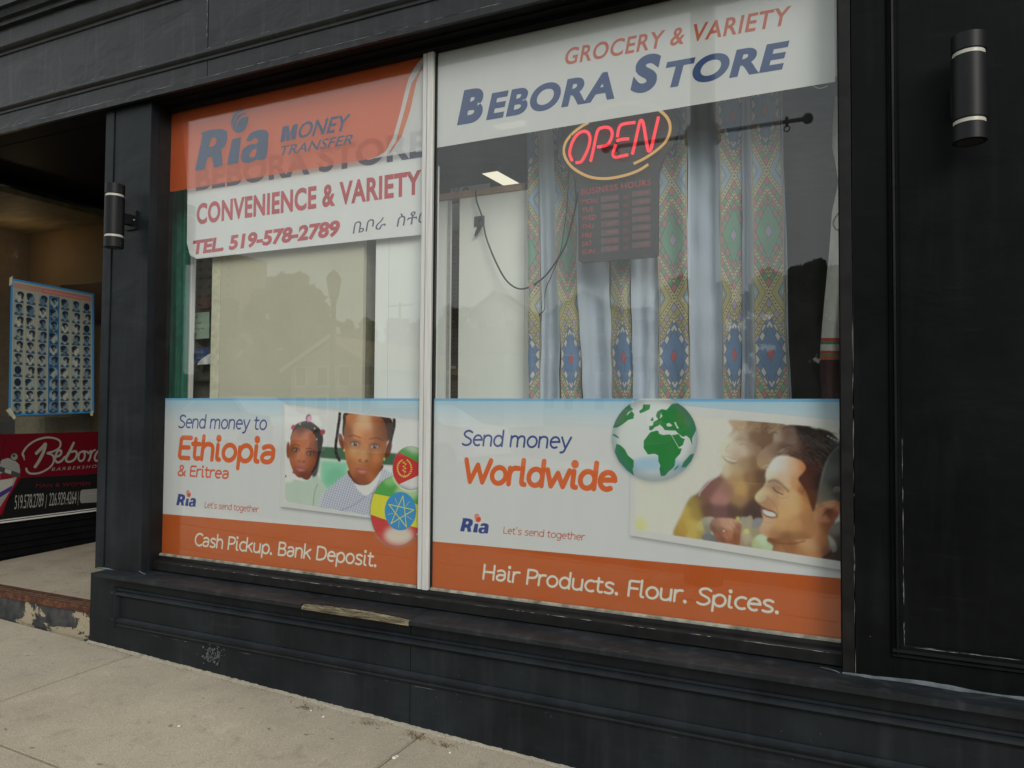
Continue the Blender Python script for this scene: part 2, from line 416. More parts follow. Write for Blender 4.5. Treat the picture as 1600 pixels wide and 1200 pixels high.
    def image(s, name):
        b = np.ones((s.h, s.w, 4), np.float32); b[..., :3] = l2s(s.a); b = b[::-1]
        im = bpy.data.images.new(name, s.w, s.h, alpha=False); im.pixels.foreach_set(b.ravel()); im.update(); im.pack(); return im
def sheet(name, x0, x1, z0, z1, y, mat, parent=None, th=.0006):
    """thin sheet facing the street with the print on its front"""
    v = [(x0, y, z0), (x1, y, z0), (x1, y, z1), (x0, y, z1)]
    return mesh_obj(name, v, [(0, 1, 2, 3)], mat, parent, uvs=[(0, 0), (1, 0), (1, 1), (0, 1)])
# ------------------------------------------------------------------ lettering
def arc(cx, cy, rx, ry, a0, a1, n=14):
    return [(cx + rx * math.cos(R(a0 + (a1 - a0) * i / n)), cy + ry * math.sin(R(a0 + (a1 - a0) * i / n))) for i in range(n + 1)]
def sm(L_): return [tuple(q) for q in Cv.spline(np.array(L_, float), 6, False)]
GL = {
 'S': (9.2, [sm([(8.4, 12.6), (6.2, 14), (3.3, 13.6), (1.7, 11.3), (2.8, 8.7), (5.2, 7.2), (7.6, 5.4), (8, 2.6), (6, .4), (3.2, 0), (.9, 1.2)])]),
 'e': (8.8, [[(1.2, 5.3), (7.9, 5.6)] + arc(4.6, 5, 3.5, 5, 5, 300)]),
 'n': (8.8, [[(1, 0), (1, 9.8)], sm([(1, 7), (2.4, 9.3), (4.4, 10), (6.6, 9.1), (7.4, 6.8)]) + [(7.4, 0)]]),
 'd': (9.4, [arc(4.4, 5, 3.5, 5, 0, 360, 24), [(7.9, 15), (7.9, 0)]]),
 'm': (13.6, [[(1, 0), (1, 9.8)], sm([(1, 7), (2.3, 9.3), (3.9, 10), (5.8, 9.2), (6.5, 7)]) + [(6.5, 0)], sm([(6.5, 7), (7.8, 9.3), (9.6, 10), (11.4, 9.2), (12.1, 7)]) + [(12.1, 0)]]),
 'o': (9.4, [arc(4.7, 5, 3.7, 5, 0, 360, 24)]),
 'y': (8.6, [[(.8, 9.9), (4.1, .6)], [(7.8, 9.9), (4.5, .2)] + sm([(4.5, .2), (3.6, -2.6), (2.2, -4), (.9, -4)])]),
 't': (6.2, [[(2.3, 13)] + sm([(2.3, 4), (2.6, 1.2), (4, .1), (5.4, .5)]), [(.6, 9.8), (5.2, 9.8)]]),
 'E': (8.4, [[(7.6, 13.8), (2.2, 13.8), (1.4, 12.6), (1.2, 1.4), (2.2, .2), (7.4, .2)], [(1.4, 7.3), (6.8, 7.3)]]),
 'h': (8.8, [[(1, 0), (1, 15)], sm([(1, 7), (2.4, 9.3), (4.4, 10), (6.6, 9.1), (7.4, 6.8)]) + [(7.4, 0)]]),
 'i': (4.2, [[(1.5, 9.8)] + sm([(1.5, 2.4), (1.8, .6), (3.2, .2)]), [(1.6, 13.9), (1.6, 14.1)]]),
 'l': (4.2, [[(1.5, 15)] + sm([(1.5, 2.4), (1.8, .6), (3.2, .2)])]),
 'p': (9.4, [arc(5, 5, 3.6, 5, 0, 360, 24), [(1.3, 8.4), (1.3, -4.6)]]),
 'a': (8.8, [sm([(1.6, 9), (3.6, 10), (6, 9.7), (7.4, 7.6)]) + [(7.4, 3.2)], sm([(7.4, 3.2), (6.3, 1), (4.2, .1), (1.9, .8), (1.2, 2.9), (2.3, 5), (4.6, 5.7), (7.4, 5.4)])]),
 '&': (10.4, [sm([(9.4, 6.4), (8.2, 3.2), (6, .7), (3.4, 0), (1.3, 1.2), (1, 3.8), (2.8, 6.2), (5.6, 8.6), (6.8, 11.2), (5.6, 13.5), (3.4, 13.4), (2.6, 11.2), (4, 8.2), (6.6, 4.2), (9.6, .2)])]),
 'r': (6.2, [[(1, 0), (1, 9.8)], sm([(1, 6.6), (2.2, 9.2), (3.9, 10), (5.6, 9.9)])]),
 'L': (7.6, [[(1.2, 14), (1.2, 1), (2, .2), (7, .2)]]),
 "'": (3.4, [[(1.6, 15.4), (1.3, 12.6)]]),
 's': (7.6, [sm([(6.4, 9), (4.4, 10), (2.2, 9.5), (1.4, 7.6), (2.6, 5.8), (4.8, 4.7), (6.4, 3.2), (6, 1), (3.9, 0), (1.1, .7)])]),
 'g': (9.2, [arc(4.4, 5, 3.5, 5, 0, 360, 24), [(7.9, 9.9)] + sm([(7.9, 0), (7.4, -3), (5, -4.5), (2, -4.1)])]),
 'C': (9.6, [arc(6, 7, 5, 7, 52, 308, 22)]),
 'k': (8.4, [[(1, 0), (1, 15)], [(7, 9.8), (1.4, 4.6)], [(3, 6), (7.4, .1)]]),
 'u': (9, [[(1, 9.8)] + sm([(1, 3.4), (1.8, .9), (3.9, 0), (6.2, .8), (7.5, 3)]) , [(7.5, 9.8), (7.5, 0)]]),
 'B': (9.4, [[(1.2, .2), (1.2, 13.8)] + sm([(1.2, 13.8), (5, 13.9), (7.3, 12.8), (7.6, 10.4), (6.4, 8), (3.4, 7.4), (1.4, 7.4)]), sm([(3.4, 7.4), (6.6, 7), (8.4, 4.8), (8, 1.8), (5.4, .2), (1.2, .2)])]),
 'c': (7.6, [arc(4.9, 5, 3.9, 5, 60, 300, 18)]),
 'D': (11, [[(1.2, .2), (1.2, 13.8)] + sm([(1.2, 13.8), (4.6, 13.8), (8.6, 12.2), (10, 7), (8.4, 2), (4.6, .2), (1.2, .2)])]),
 '.': (4, [[(1.6, .5), (1.6, .6)]]),
 'H': (10.6, [[(1.2, 0), (1.2, 14)], [(9.2, 0), (9.2, 14)], [(1.2, 7.2), (9.2, 7.2)]]),
 'P': (9, [[(1.2, 0), (1.2, 13.8)] + sm([(1.2, 13.8), (5.2, 13.8), (7.8, 12.6), (8.2, 9.8), (7, 7.2), (4, 6.2), (1.2, 6.2)])]),
 'F': (7.8, [[(1.2, 0), (1.2, 12.8), (2, 13.8), (7.6, 13.8)], [(1.4, 7.2), (6.8, 7.2)]]),
 'W': (15, [[(.8, 14), (4.1, .2), (7.6, 11), (11, .2), (14.6, 14)]]),
 'w': (12.6, [[(.8, 9.9), (3.3, .2), (6.3, 8), (9.3, .2), (12, 9.9)]]),
 ' ': (4.6, []),
}
def stroke_text(cv, txt, bl, br, tl, w, col, shear=.12):
    """rounded lettering: bl/br baseline ends and tl cap-height corner, as photo points"""
    (x0, y0), (x1, y1), (xt, yt) = cv.pt(bl), cv.pt(br), cv.pt(tl)
    tot = sum(GL[c][0] for c in txt) - 1.2; sx = (x1 - x0) / tot; sy = ((y0 + y1) / 2 - yt) / 14.0
    yb = (y0 + y1) / 2; k = 0
    for c in txt:
        adv, st = GL[c]
        for s_ in st:
            A = np.array([(x0 + (k + x) * sx + y * sy * shear, yb - y * sy) for x, y in s_])
            ww = w * abs(sy) * (1.5 if (c in 'i' and len(s_) == 2) or c == '.' else 1.)
            cv.segs(A, ww, col)
        k += adv
def font_mesh(txt, shear=0., bold=0., space=1.):
    cu = bpy.data.curves.new('t', 'FONT'); cu.body = txt; cu.size = 1; cu.shear = shear; cu.offset = bold; cu.space_character = space; cu.resolution_u = 6
    o = bpy.data.objects.new('t', cu); C.objects.link(o); dg = bpy.context.evaluated_depsgraph_get()
    me = bpy.data.meshes.new_from_object(o.evaluated_get(dg)); v = np.array([tuple(q.co)[:2] for q in me.vertices]); f = [tuple(p.vertices) for p in me.polygons]
    bpy.data.objects.remove(o); bpy.data.curves.remove(cu); bpy.data.meshes.remove(me); return v, f
def letter(name, txt, bl, br, tl, mat, parent, y=.0, shear=0., bold=0., space=1., plane=None, label=None):
    """lettering cut from film: fits its box to the photo points on plane y (or a given point function)"""
    fn = plane or (lambda a, b: P(a, b, y))
    v, f = font_mesh(txt, shear, bold, space); lo, hi = v.min(0), v.max(0)
    a, b, c = fn(*bl), fn(*br), fn(*tl); up = Vector((0, 0, c.z - a.z)); ax = b - a
    vv = [a + ax * ((p[0] - lo[0]) / (hi[0] - lo[0])) + up * ((p[1] - lo[1]) / (hi[1] - lo[1])) for p in v]
    o = mesh_obj(name, vv, f, mat, parent)
    if label: o['label'] = label
    return o
# the transfer company's mark, traced in units of its own box
def lg(x, y): return (290 + x * .175, 150 + y * .175)
LOGO_R = [(130, 332), (225, 300), (330, 293), (372, 318), (372, 390), (352, 450), (318, 478), (322, 520), (332, 618), (250, 640), (236, 545), (196, 548), (172, 655), (82, 668), (150, 352)]
LOGO_RH = [(232, 378), (262, 368), (278, 388), (268, 432), (240, 452), (206, 452)]
LOGO_I = [(415, 385), (496, 365), (470, 600), (368, 616)]
LOGO_A = [(545, 385), (575, 335), (640, 305), (705, 302), (738, 330), (738, 380), (716, 555), (630, 570), (600, 585), (540, 600), (500, 580), (492, 535), (515, 470), (570, 435), (640, 420), (640, 385), (612, 378), (580, 405), (540, 400)]
LOGO_AH = [(590, 490), (632, 470), (622, 530), (590, 548), (568, 530)]
LBOX = (82, 738, 120, 668)
def logo_unit(pl):
    pts = [P(*lg(*q)) for q in pl]; a = P(*lg(82, 668)); b = P(*lg(738, 560)); t = P(*lg(480, 120))
    return [((p.x - a.x) / (b.x - a.x), (p.z - (a.z)) / (t.z - a.z)) for p in pts]
_lu = {k: logo_unit(v) for k, v in dict(R=LOGO_R, RH=LOGO_RH, I=LOGO_I, A=LOGO_A, AH=LOGO_AH, B=arc(482, 222, 76, 104, 0, 360, 26), W1=[(412, 270), (425, 200), (470, 150), (545, 150)], W2=[(425, 300), (445, 230), (490, 180), (556, 180)]).items()}
def draw_logo(cv, bl, br, tp, navy, ball, bgc):
    (x0, y0), (x1, y1), (_, yt) = cv.pt(bl), cv.pt(br), cv.pt(tp); yb = (y0 + y1) / 2
    mp_ = lambda L_: np.array([(x0 + u * (x1 - x0), yb + v * (yt - yb)) for u, v in L_])
    for k, c in (('R', navy), ('RH', bgc), ('I', navy), ('A', navy), ('AH', bgc), ('B', ball)):
        cv.lay(cv.mask(mp_(_lu[k])), c)
    for k in ('W1', 'W2'): cv.segs(cv.spline(mp_(_lu[k]), 5, False), (x1 - x0) * .018, bgc)

# ------------------------------------------------------------------ posters on the glass
YS = .0075                       # stickers sit on the inside of the 6 mm glass
XL0, XL1, XR0, XR1 = -3.753, -1.972, -1.900, -.113
ZT, ZM, ZB = ZC + 1.735, ZC + .046, ZC - .855
cvp = lambda a, b: (lambda q: (q.x, q.z))(P(a, b, YS))
ORANGE = K(164, 80, 28); WHITE = np.array([.8, .81, .82]); NAVY = K(58, 68, 122); ORT = K(196, 92, 52); BAR = K(196, 190, 182)
TAG = K(166, 82, 62)
def base_poster(x0, x1, bar_pts):
    cv = Cv(x0, x1, ZB, ZM, 760, cvp, WHITE)
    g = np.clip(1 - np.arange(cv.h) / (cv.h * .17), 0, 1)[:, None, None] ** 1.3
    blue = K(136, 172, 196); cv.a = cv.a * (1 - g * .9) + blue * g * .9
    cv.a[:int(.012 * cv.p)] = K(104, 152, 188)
    cv.poly(bar_pts, ORANGE)
    return cv
# --- left poster
def z2(x, y): return (430 + x * .15, 630 + y * .15)
def z3(x, y): return (560 + x * .15, 680 + y * .15)
def photo_quad(cv, q, shadow=True):
    if shadow: cv.poly([(x + 1, y + 3.5) for x, y in q], K(105, 105, 108), .75, 5)
    cv.poly(q, np.array([.8, .8, .79]))
def left_poster():
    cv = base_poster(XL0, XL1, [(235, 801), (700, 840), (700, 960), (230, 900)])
    Z = lambda L_: [z2(*q) for q in L_]
    frame = Z([(90, 10), (1520, 170), (1510, 1260), (50, 1075)])
    photo_quad(cv, frame)
    inner = Z([(100, 30), (1500, 185), (1480, 1250), (105, 1025)]); ck = cv.full(cv.pts(inner))
    fill = lambda L_, c, a=1., s_=0, sm_=True: cv.poly(Z(L_), c, a, s_, sm_, ck)
    fill([(60, 0), (1600, 0), (1600, 1300), (60, 1300)], K(196, 206, 198), 1, 0, False)
    fill([(470, 450), (700, 465), (1250, 520), (1500, 560), (1500, 660), (1100, 640), (700, 590), (470, 570)], K(68, 98, 78), 1, 1, False)
    fill([(470, 590), (760, 610), (760, 900), (470, 900)], K(122, 178, 150), 1, 6, False)
    fill([(560, 680), (700, 690), (700, 800), (520, 850)], K(95, 160, 128), .6, 9)
    fill([(60, 0), (160, 0), (140, 1040), (60, 1040)], K(205, 210, 205), .7, 8, False)
    # small girl, pale checked top
    top = [(120, 800), (190, 790), (330, 810), (420, 735), (480, 810), (530, 900), (470, 1080), (120, 1020)]
    fill(top, K(166, 180, 168)); tk = cv.full(cv.spline(cv.pts(Z(top)))) * ck
    for i in range(20): cv.line(Z([(120 + i * 22, 760), (100 + i * 22, 1090)]), .9, K(128, 146, 134), .45, clip=tk)
    for i in range(17): cv.line(Z([(100, 760 + i * 21), (560, 800 + i * 21)]), .9, K(128, 146, 134), .45, clip=tk)
    cv.line(Z([(440, 840), (410, 930), (395, 1060)]), 1.2, K(60, 66, 60), .9, clip=ck)
    fill([(180, 730), (215, 740), (330, 800), (390, 730), (400, 660), (200, 700)], K(104, 58, 38))
    fill([(440, 420), (480, 470), (470, 560), (435, 740), (380, 745), (400, 500)], K(48, 36, 30), .9, 2)
    hair = [(165, 400), (175, 300), (205, 230), (270, 195), (350, 185), (420, 225), (480, 290), (500, 380), (480, 480), (450, 600), (400, 690), (300, 500)]
    fill(hair, K(44, 33, 30))
    for i in range(60):
        a = random.uniform(.2, 2.9); r0 = random.uniform(90, 170)
        cv.line(Z([(330 - r0 * math.cos(a), 390 - r0 * math.sin(a) * 1.1), (330 - (r0 + 18) * math.cos(a + .05), 390 - (r0 + 22) * math.sin(a + .05) * 1.1)]), .5, K(86, 70, 60), .5, clip=ck)
    cv.ell(z2(135, 490), 3, 13, K(128, 72, 46), 1, 1, clip=ck)
    face = [(172, 330), (215, 270), (290, 255), (370, 285), (425, 360), (442, 470), (430, 590), (390, 690), (320, 755), (255, 775), (205, 740), (160, 640), (142, 540), (155, 430)]
    fill(face, K(138, 78, 50)); fk = cv.full(cv.spline(cv.pts(Z(face)))) * ck
    cv.shade(fk, [(200, 330, (150, 85, 55)), (260, 300, (120, 70, 55)), (310, 360, (178, 112, 84)), (380, 370, (150, 85, 60)), (440, 430, (70, 40, 35)), (180, 400, (150, 85, 55)), (230, 400, (175, 105, 70)), (300, 430, (170, 105, 70)), (400, 450, (140, 80, 55)), (180, 520, (120, 70, 50)), (200, 570, (165, 98, 62)), (270, 540, (192, 128, 98)), (270, 590, (185, 115, 85)), (320, 570, (150, 90, 60)), (385, 590, (150, 85, 55)), (430, 560, (90, 50, 38)), (190, 650, (150, 80, 50)), (330, 650, (160, 90, 60)), (390, 660, (105, 58, 40)), (220, 720, (130, 70, 50)), (280, 750, (105, 56, 42)), (340, 730, (105, 58, 42)), (150, 480, (130, 80, 55))], z2, 15)
    F = lambda c, rx, ry, col, a, s_, rot=0: cv.ell(z2(*c), rx * .15, ry * .15, col, a, s_, rot, fk)
    F((300, 268), 130, 22, K(70, 42, 34), .6, 6)
    for ex, ey in ((215, 487), (362, 525)):
        F((ex, ey - 4), 46, 26, K(92, 50, 36), .75, 4); F((ex, ey), 29, 11, K(150, 130, 120), .9, 1); F((ex + 2, ey), 15, 15, K(36, 26, 26), 1, 1); F((ex - 3, ey - 5), 4, 4, K(210, 205, 205), .9, 0)
        cv.line(Z([(ex - 38, ey), (ex - 10, ey - 17), (ex + 22, ey - 14), (ex + 40, ey + 6)]), 1., K(42, 26, 24), .9, clip=fk)
    cv.line(Z([(175, 445), (210, 428), (255, 445)]), 2, K(78, 44, 32), .8, 2, clip=fk); cv.line(Z([(320, 470), (370, 472), (415, 500)]), 2, K(78, 44, 32), .8, 2, clip=fk)
    F((270, 560), 26, 60, K(166, 100, 72), .7, 6); F((245, 600), 12, 7, K(66, 34, 28), .9, 2); F((300, 606), 12, 7, K(66, 34, 28), .9, 2); F((272, 612), 40, 12, K(110, 58, 40), .6, 4)
    cv.poly(Z([(205, 655), (245, 638), (270, 644), (300, 652), (322, 680), (290, 712), (245, 706), (218, 680)]), K(152, 88, 82), 1, 1, True, fk)
    cv.line(Z([(207, 660), (245, 668), (285, 676), (318, 682)]), 1.1, K(80, 38, 38), .9, clip=fk); F((262, 693), 28, 8, K(178, 116, 110), .7, 2)
    for c, rx, ry, col in (((185, 250), 20, 28, K(160, 40, 62)), ((495, 300), 26, 30, K(150, 46, 60)), ((345, 150), 26, 38, K(96, 50, 60)), ((356, 160), 26, 34, K(206, 130, 160))):
        cv.ell(z2(*c), rx * .15, ry * .15, col, 1, .7, .4, ck)
    for c in ((258, 215), (410, 262), (432, 375)): cv.ell(z2(*c), 1.2, 1.4, K(170, 165, 140), .9, .5, clip=ck)
    fill([(100, 640), (150, 690), (190, 740), (180, 810), (120, 820), (90, 760)], K(196, 198, 196), .9, 2); cv.ell(z2(108, 760), 1.5, 2, K(130, 30, 50), 1, .5, clip=ck)
    # older girl, blue gingham collar
    body = [(440, 1075), (500, 940), (620, 830), (760, 740), (860, 900), (960, 960), (1060, 830), (1110, 690), (1190, 720), (1240, 790), (1250, 1300), (440, 1300)]
    fill(body, K(176, 180, 196)); bk = cv.full(cv.spline(cv.pts(Z(body)))) * ck
    nv = K(66, 62, 118)
    for i in range(36): cv.line(Z([(430 + i * 26, 1240), (600 + i * 26, 690)]), 1.5, nv, .6, clip=bk)
    for i in range(34): cv.line(Z([(430, 620 + i * 26), (1250, 860 + i * 26)]), 1.5, nv, .45, clip=bk)
    cv.line(Z([(640, 1130), (820, 1060), (960, 950), (1040, 940)]), 1.6, K(60, 60, 100), .5, 3, clip=bk)
    fill([(790, 760), (850, 850), (960, 950), (1060, 840), (1110, 700), (1060, 720), (950, 780)], K(196, 192, 198), 1, 1)
    fill([(770, 690), (800, 800), (870, 850), (980, 840), (1080, 730), (1110, 640)], K(104, 56, 34))
    for L_ in ([(672, 110), (668, 170), (655, 250), (645, 330), (632, 420), (632, 500), (650, 560), (668, 590)], [(1240, 175), (1238, 240), (1218, 320), (1200, 400), (1180, 480)]):
        S_ = cv.spline(cv.pts(Z(L_)), 9, False)
        cv.segs(S_, 14, K(42, 34, 32), 1, .7, ck)
        for k_, q in enumerate(S_[::4]): cv.segs(np.array([q - (5, 4), q + (5, 4)]), 4.6, K(78, 66, 60) if k_ % 2 else K(30, 24, 24), .9, .8, ck)
    cv.ell(z2(690, 400), 26 * .15, 88 * .15, K(120, 66, 42), 1, .8, -.2, ck); cv.ell(z2(1180, 480), 30 * .15, 92 * .15, K(98, 54, 34), 1, .8, .25, ck)
    fill([(722, 100), (705, 200), (700, 320), (740, 330), (900, 90)], K(60, 46, 40)); fill([(1060, 130), (1210, 165), (1212, 300), (1170, 400), (1130, 330)], K(62, 44, 38))
    for k in range(16): cv.line(Z([(740 + k * 7, 108), (722 + k * 5, 200), (708 + k * 2, 310)]), .7, K(34, 26, 24) if k % 2 else K(96, 78, 64), .6, 1, clip=ck)
    for k in range(18): cv.line(Z([(1080 + k * 8, 140), (1130 + k * 5, 230), (1160 + k * 3, 380)]), .7, K(34, 26, 24) if k % 2 else K(100, 80, 66), .6, 1, clip=ck)
    face = [(760, 118), (735, 200), (715, 330), (722, 480), (745, 620), (790, 740), (850, 820), (920, 850), (990, 830), (1060, 750), (1110, 640), (1150, 480), (1170, 350), (1150, 240), (1100, 150), (960, 125)]
    fill(face, K(168, 98, 58)); fk = cv.full(cv.spline(cv.pts(Z(face)))) * ck
    cv.shade(fk, [(800, 180, (170, 105, 62)), (880, 220, (208, 152, 118)), (950, 220, (204, 152, 118)), (1050, 200, (150, 90, 52)), (1120, 250, (104, 62, 40)), (750, 280, (130, 78, 48)), (880, 300, (194, 128, 80)), (960, 340, (170, 105, 62)), (1080, 310, (146, 88, 48)), (1140, 330, (96, 56, 36)), (730, 400, (134, 76, 46)), (770, 440, (156, 98, 60)), (930, 420, (180, 115, 68)), (1120, 440, (146, 88, 50)), (745, 520, (166, 108, 66)), (820, 510, (210, 150, 100)), (872, 500, (158, 98, 58)), (915, 560, (222, 166, 118)), (985, 540, (140, 82, 48)), (1060, 550, (188, 128, 82)), (1110, 540, (130, 74, 44)), (780, 620, (148, 88, 52)), (830, 620, (176, 112, 68)), (900, 645, (160, 96, 58)), (960, 640, (146, 84, 50)), (1050, 630, (176, 106, 62)), (1095, 660, (118, 64, 38)), (820, 720, (160, 96, 56)), (900, 765, (138, 78, 48)), (905, 800, (150, 88, 54)), (920, 838, (104, 56, 36)), (1000, 740, (165, 96, 56)), (1050, 720, (128, 72, 42)), (850, 805, (96, 52, 34))], z2, 17)
    for ex, ey in ((832, 425), (1035, 452)):
        F((ex, ey - 14), 62, 30, K(112, 60, 38), .7, 4); F((ex, ey), 42, 18, K(168, 152, 142), 1, 1); F((ex + 2, ey), 21, 21, K(58, 44, 46), 1, .8); F((ex + 2, ey), 10, 10, K(20, 16, 18), 1, .8); F((ex + 7, ey - 7), 5, 5, K(235, 235, 235), 1, 0)
        cv.line(Z([(ex - 50, ey + 4), (ex - 25, ey - 22), (ex + 10, ey - 27), (ex + 48, ey + 2)]), 1.3, K(34, 22, 22), 1, clip=fk); cv.line(Z([(ex - 42, ey + 10), (ex, ey + 25), (ex + 44, ey + 8)]), .8, K(90, 48, 34), .8, 1, clip=fk)
        cv.line(Z([(ex - 60, ey + 30), (ex, ey + 48), (ex + 50, ey + 30)]), 1.2, K(134, 74, 46), .6, 2, clip=fk)
    cv.line(Z([(765, 345), (820, 335), (890, 362)]), 2.6, K(92, 50, 34), .8, 2.4, clip=fk); cv.line(Z([(985, 375), (1060, 360), (1120, 392)]), 2.6, K(92, 50, 34), .8, 2.4, clip=fk)
    F((915, 570), 42, 34, K(192, 118, 78), .8, 5); F((884, 594), 15, 9, K(70, 36, 26), .95, 2); F((950, 600), 15, 9, K(70, 36, 26), .95, 2); cv.line(Z([(868, 590), (880, 608), (915, 618), (950, 612), (968, 596)]), 1.3, K(110, 58, 38), .8, 2, clip=fk)
    cv.poly(Z([(832, 678), (880, 664), (905, 672), (930, 668), (972, 696), (930, 732), (890, 728)]), K(168, 96, 80), 1, 1, True, fk)
    cv.line(Z([(834, 680), (880, 688), (920, 692), (970, 698)]), 1.2, K(86, 40, 34), .9, clip=fk); F((905, 712), 34, 9, K(196, 126, 108), .8, 2); F((900, 760), 50, 12, K(130, 70, 42), .6, 4)
    for c in ((718, 490), (1136, 582)): cv.ell(z2(*c), 1.3, 2.2, K(216, 170, 80), 1, .5, clip=ck)
    cv.photo(ck, .92, .03, 1.05)
    # flag buttons
    Zf = lambda L_: [z3(*q) for q in L_]
    big = arc(398, 790, 272, 365, 0, 360, 48); bm_ = cv.full(cv.pts(Zf(big)))
    cv.poly(Zf(arc(398, 800, 285, 372, 0, 360, 40)), K(120, 120, 118), .5, 4)
    cv.poly(Zf(big), K(78, 146, 72)); W_ = lambda L_, c, a=1., s_=0, k_=bm_: cv.poly(Zf(L_), c, a, s_, False, k_)
    W_([(100, 595), (330, 640), (700, 745), (700, 990), (300, 890), (100, 815)], K(206, 186, 62)); W_([(100, 815), (300, 885), (700, 985), (700, 1200), (100, 1200)], K(176, 62, 60))
    cv.ell(z3(420, 1040), 22, 14, K(232, 190, 178), .85, 9, clip=bm_); cv.ell(z3(520, 590), 20, 11, K(172, 206, 160), .7, 7, clip=bm_); cv.ell(z3(330, 470), 10, 8, K(140, 190, 130), .6, 6, clip=bm_)
    cv.segs(cv.pts(Zf(big)), 2.5, K(110, 60, 50), .5, 2)
    cv.poly(Zf(arc(438, 790, 164, 200, 0, 360, 36)), K(62, 128, 178))
    st = [(460, 622), (315, 705)]; star = []
    for k in range(5):
        a = R(80 + 72 * k); star.append((440 + 140 * math.cos(a), 800 - 172 * math.sin(a)))
    order = [0, 2, 4, 1, 3, 0]
    for a, b in zip(order[:-1], order[1:]): cv.line(Zf([star[a], star[b]]), 1.9, K(214, 200, 84))
    for k in range(5):
        a = R(44 + 72 * k); cv.line(Zf([(440 + 75 * math.cos(a), 800 - 92 * math.sin(a)), (440 + 135 * math.cos(a), 800 - 165 * math.sin(a))]), .9, K(200, 196, 110))
    sm_ = arc(545, 342, 188, 225, 0, 360, 40); sk = cv.full(cv.pts(Zf(sm_)))
    cv.poly(Zf(arc(540, 355, 200, 236, 0, 360, 40)), K(190, 205, 160), .8, 2, clip=bm_)
    cv.poly(Zf(sm_), K(74, 140, 72)); W_([(350, 50), (750, 120), (750, 200), (560, 180)], K(190, 210, 178), .6, 6, sk)
    W_([(420, 510), (700, 385), (760, 600), (400, 600)], K(196, 194, 216), 1, 0, sk); W_([(420, 520), (560, 570), (760, 520), (760, 640), (400, 640)], K(96, 88, 150), .8, 7, sk)
    W_([(300, 140), (420, 172), (700, 325), (700, 385), (420, 512), (300, 520)], K(176, 54, 56), 1, 0, sk)
    cv.segs(cv.pts(Zf(sm_)), 2.2, K(70, 110, 90), .7, 1.5)
    gd = K(216, 176, 78)
    for sgn in (-1, 1):
        for k in range(11):
            a = R(-84 + 15 * k); cx, cy = 480 + sgn * 72 * math.cos(a), 342 - 88 * math.sin(a); cv.ell(z3(cx, cy), 1.9, 1.0, gd, 1, .4, a * sgn + .6)
    cv.line(Zf([(478, 268), (486, 320), (474, 360), (484, 425)]), .8, gd)
    for q in ((470, 285), (492, 300), (470, 325), (490, 345), (468, 365), (488, 380)): cv.ell(z3(*q), 1.6, 1.1, gd, 1, .4, .5)
    cv.line(Zf([(640, 545), (690, 620)]), 1.3, K(70, 120, 80))
    # words
    stroke_text(cv, 'Send money to', (278, 667.5), (415, 671.5), (281, 649), 1.85, NAVY, .13)
    stroke_text(cv, 'Ethiopia', (277, 715), (426, 723), (280, 683), 3.1, ORT, .12)
    stroke_text(cv, '& Eritrea', (277, 743), (356, 747), (278, 727), 2.5, K(186, 86, 58), .1)
    draw_logo(cv, (275, 789.5), (306, 791), (294, 766), NAVY, K(190, 70, 44), WHITE)
    stroke_text(cv, "Let's send together", (319, 793), (403, 800), (320, 784), 1.75, TAG, .12)
    stroke_text(cv, 'Cash Pickup. Bank Deposit.', (303, 852), (588, 884), (306, 833), 2.15, BAR, .12)
    return cv.image('left_poster_print')
def zg(x, y): return (940 + x * .1333, 610 + y * .1333)
def zc(x, y): return (970 + x * .225, 640 + y * .225)
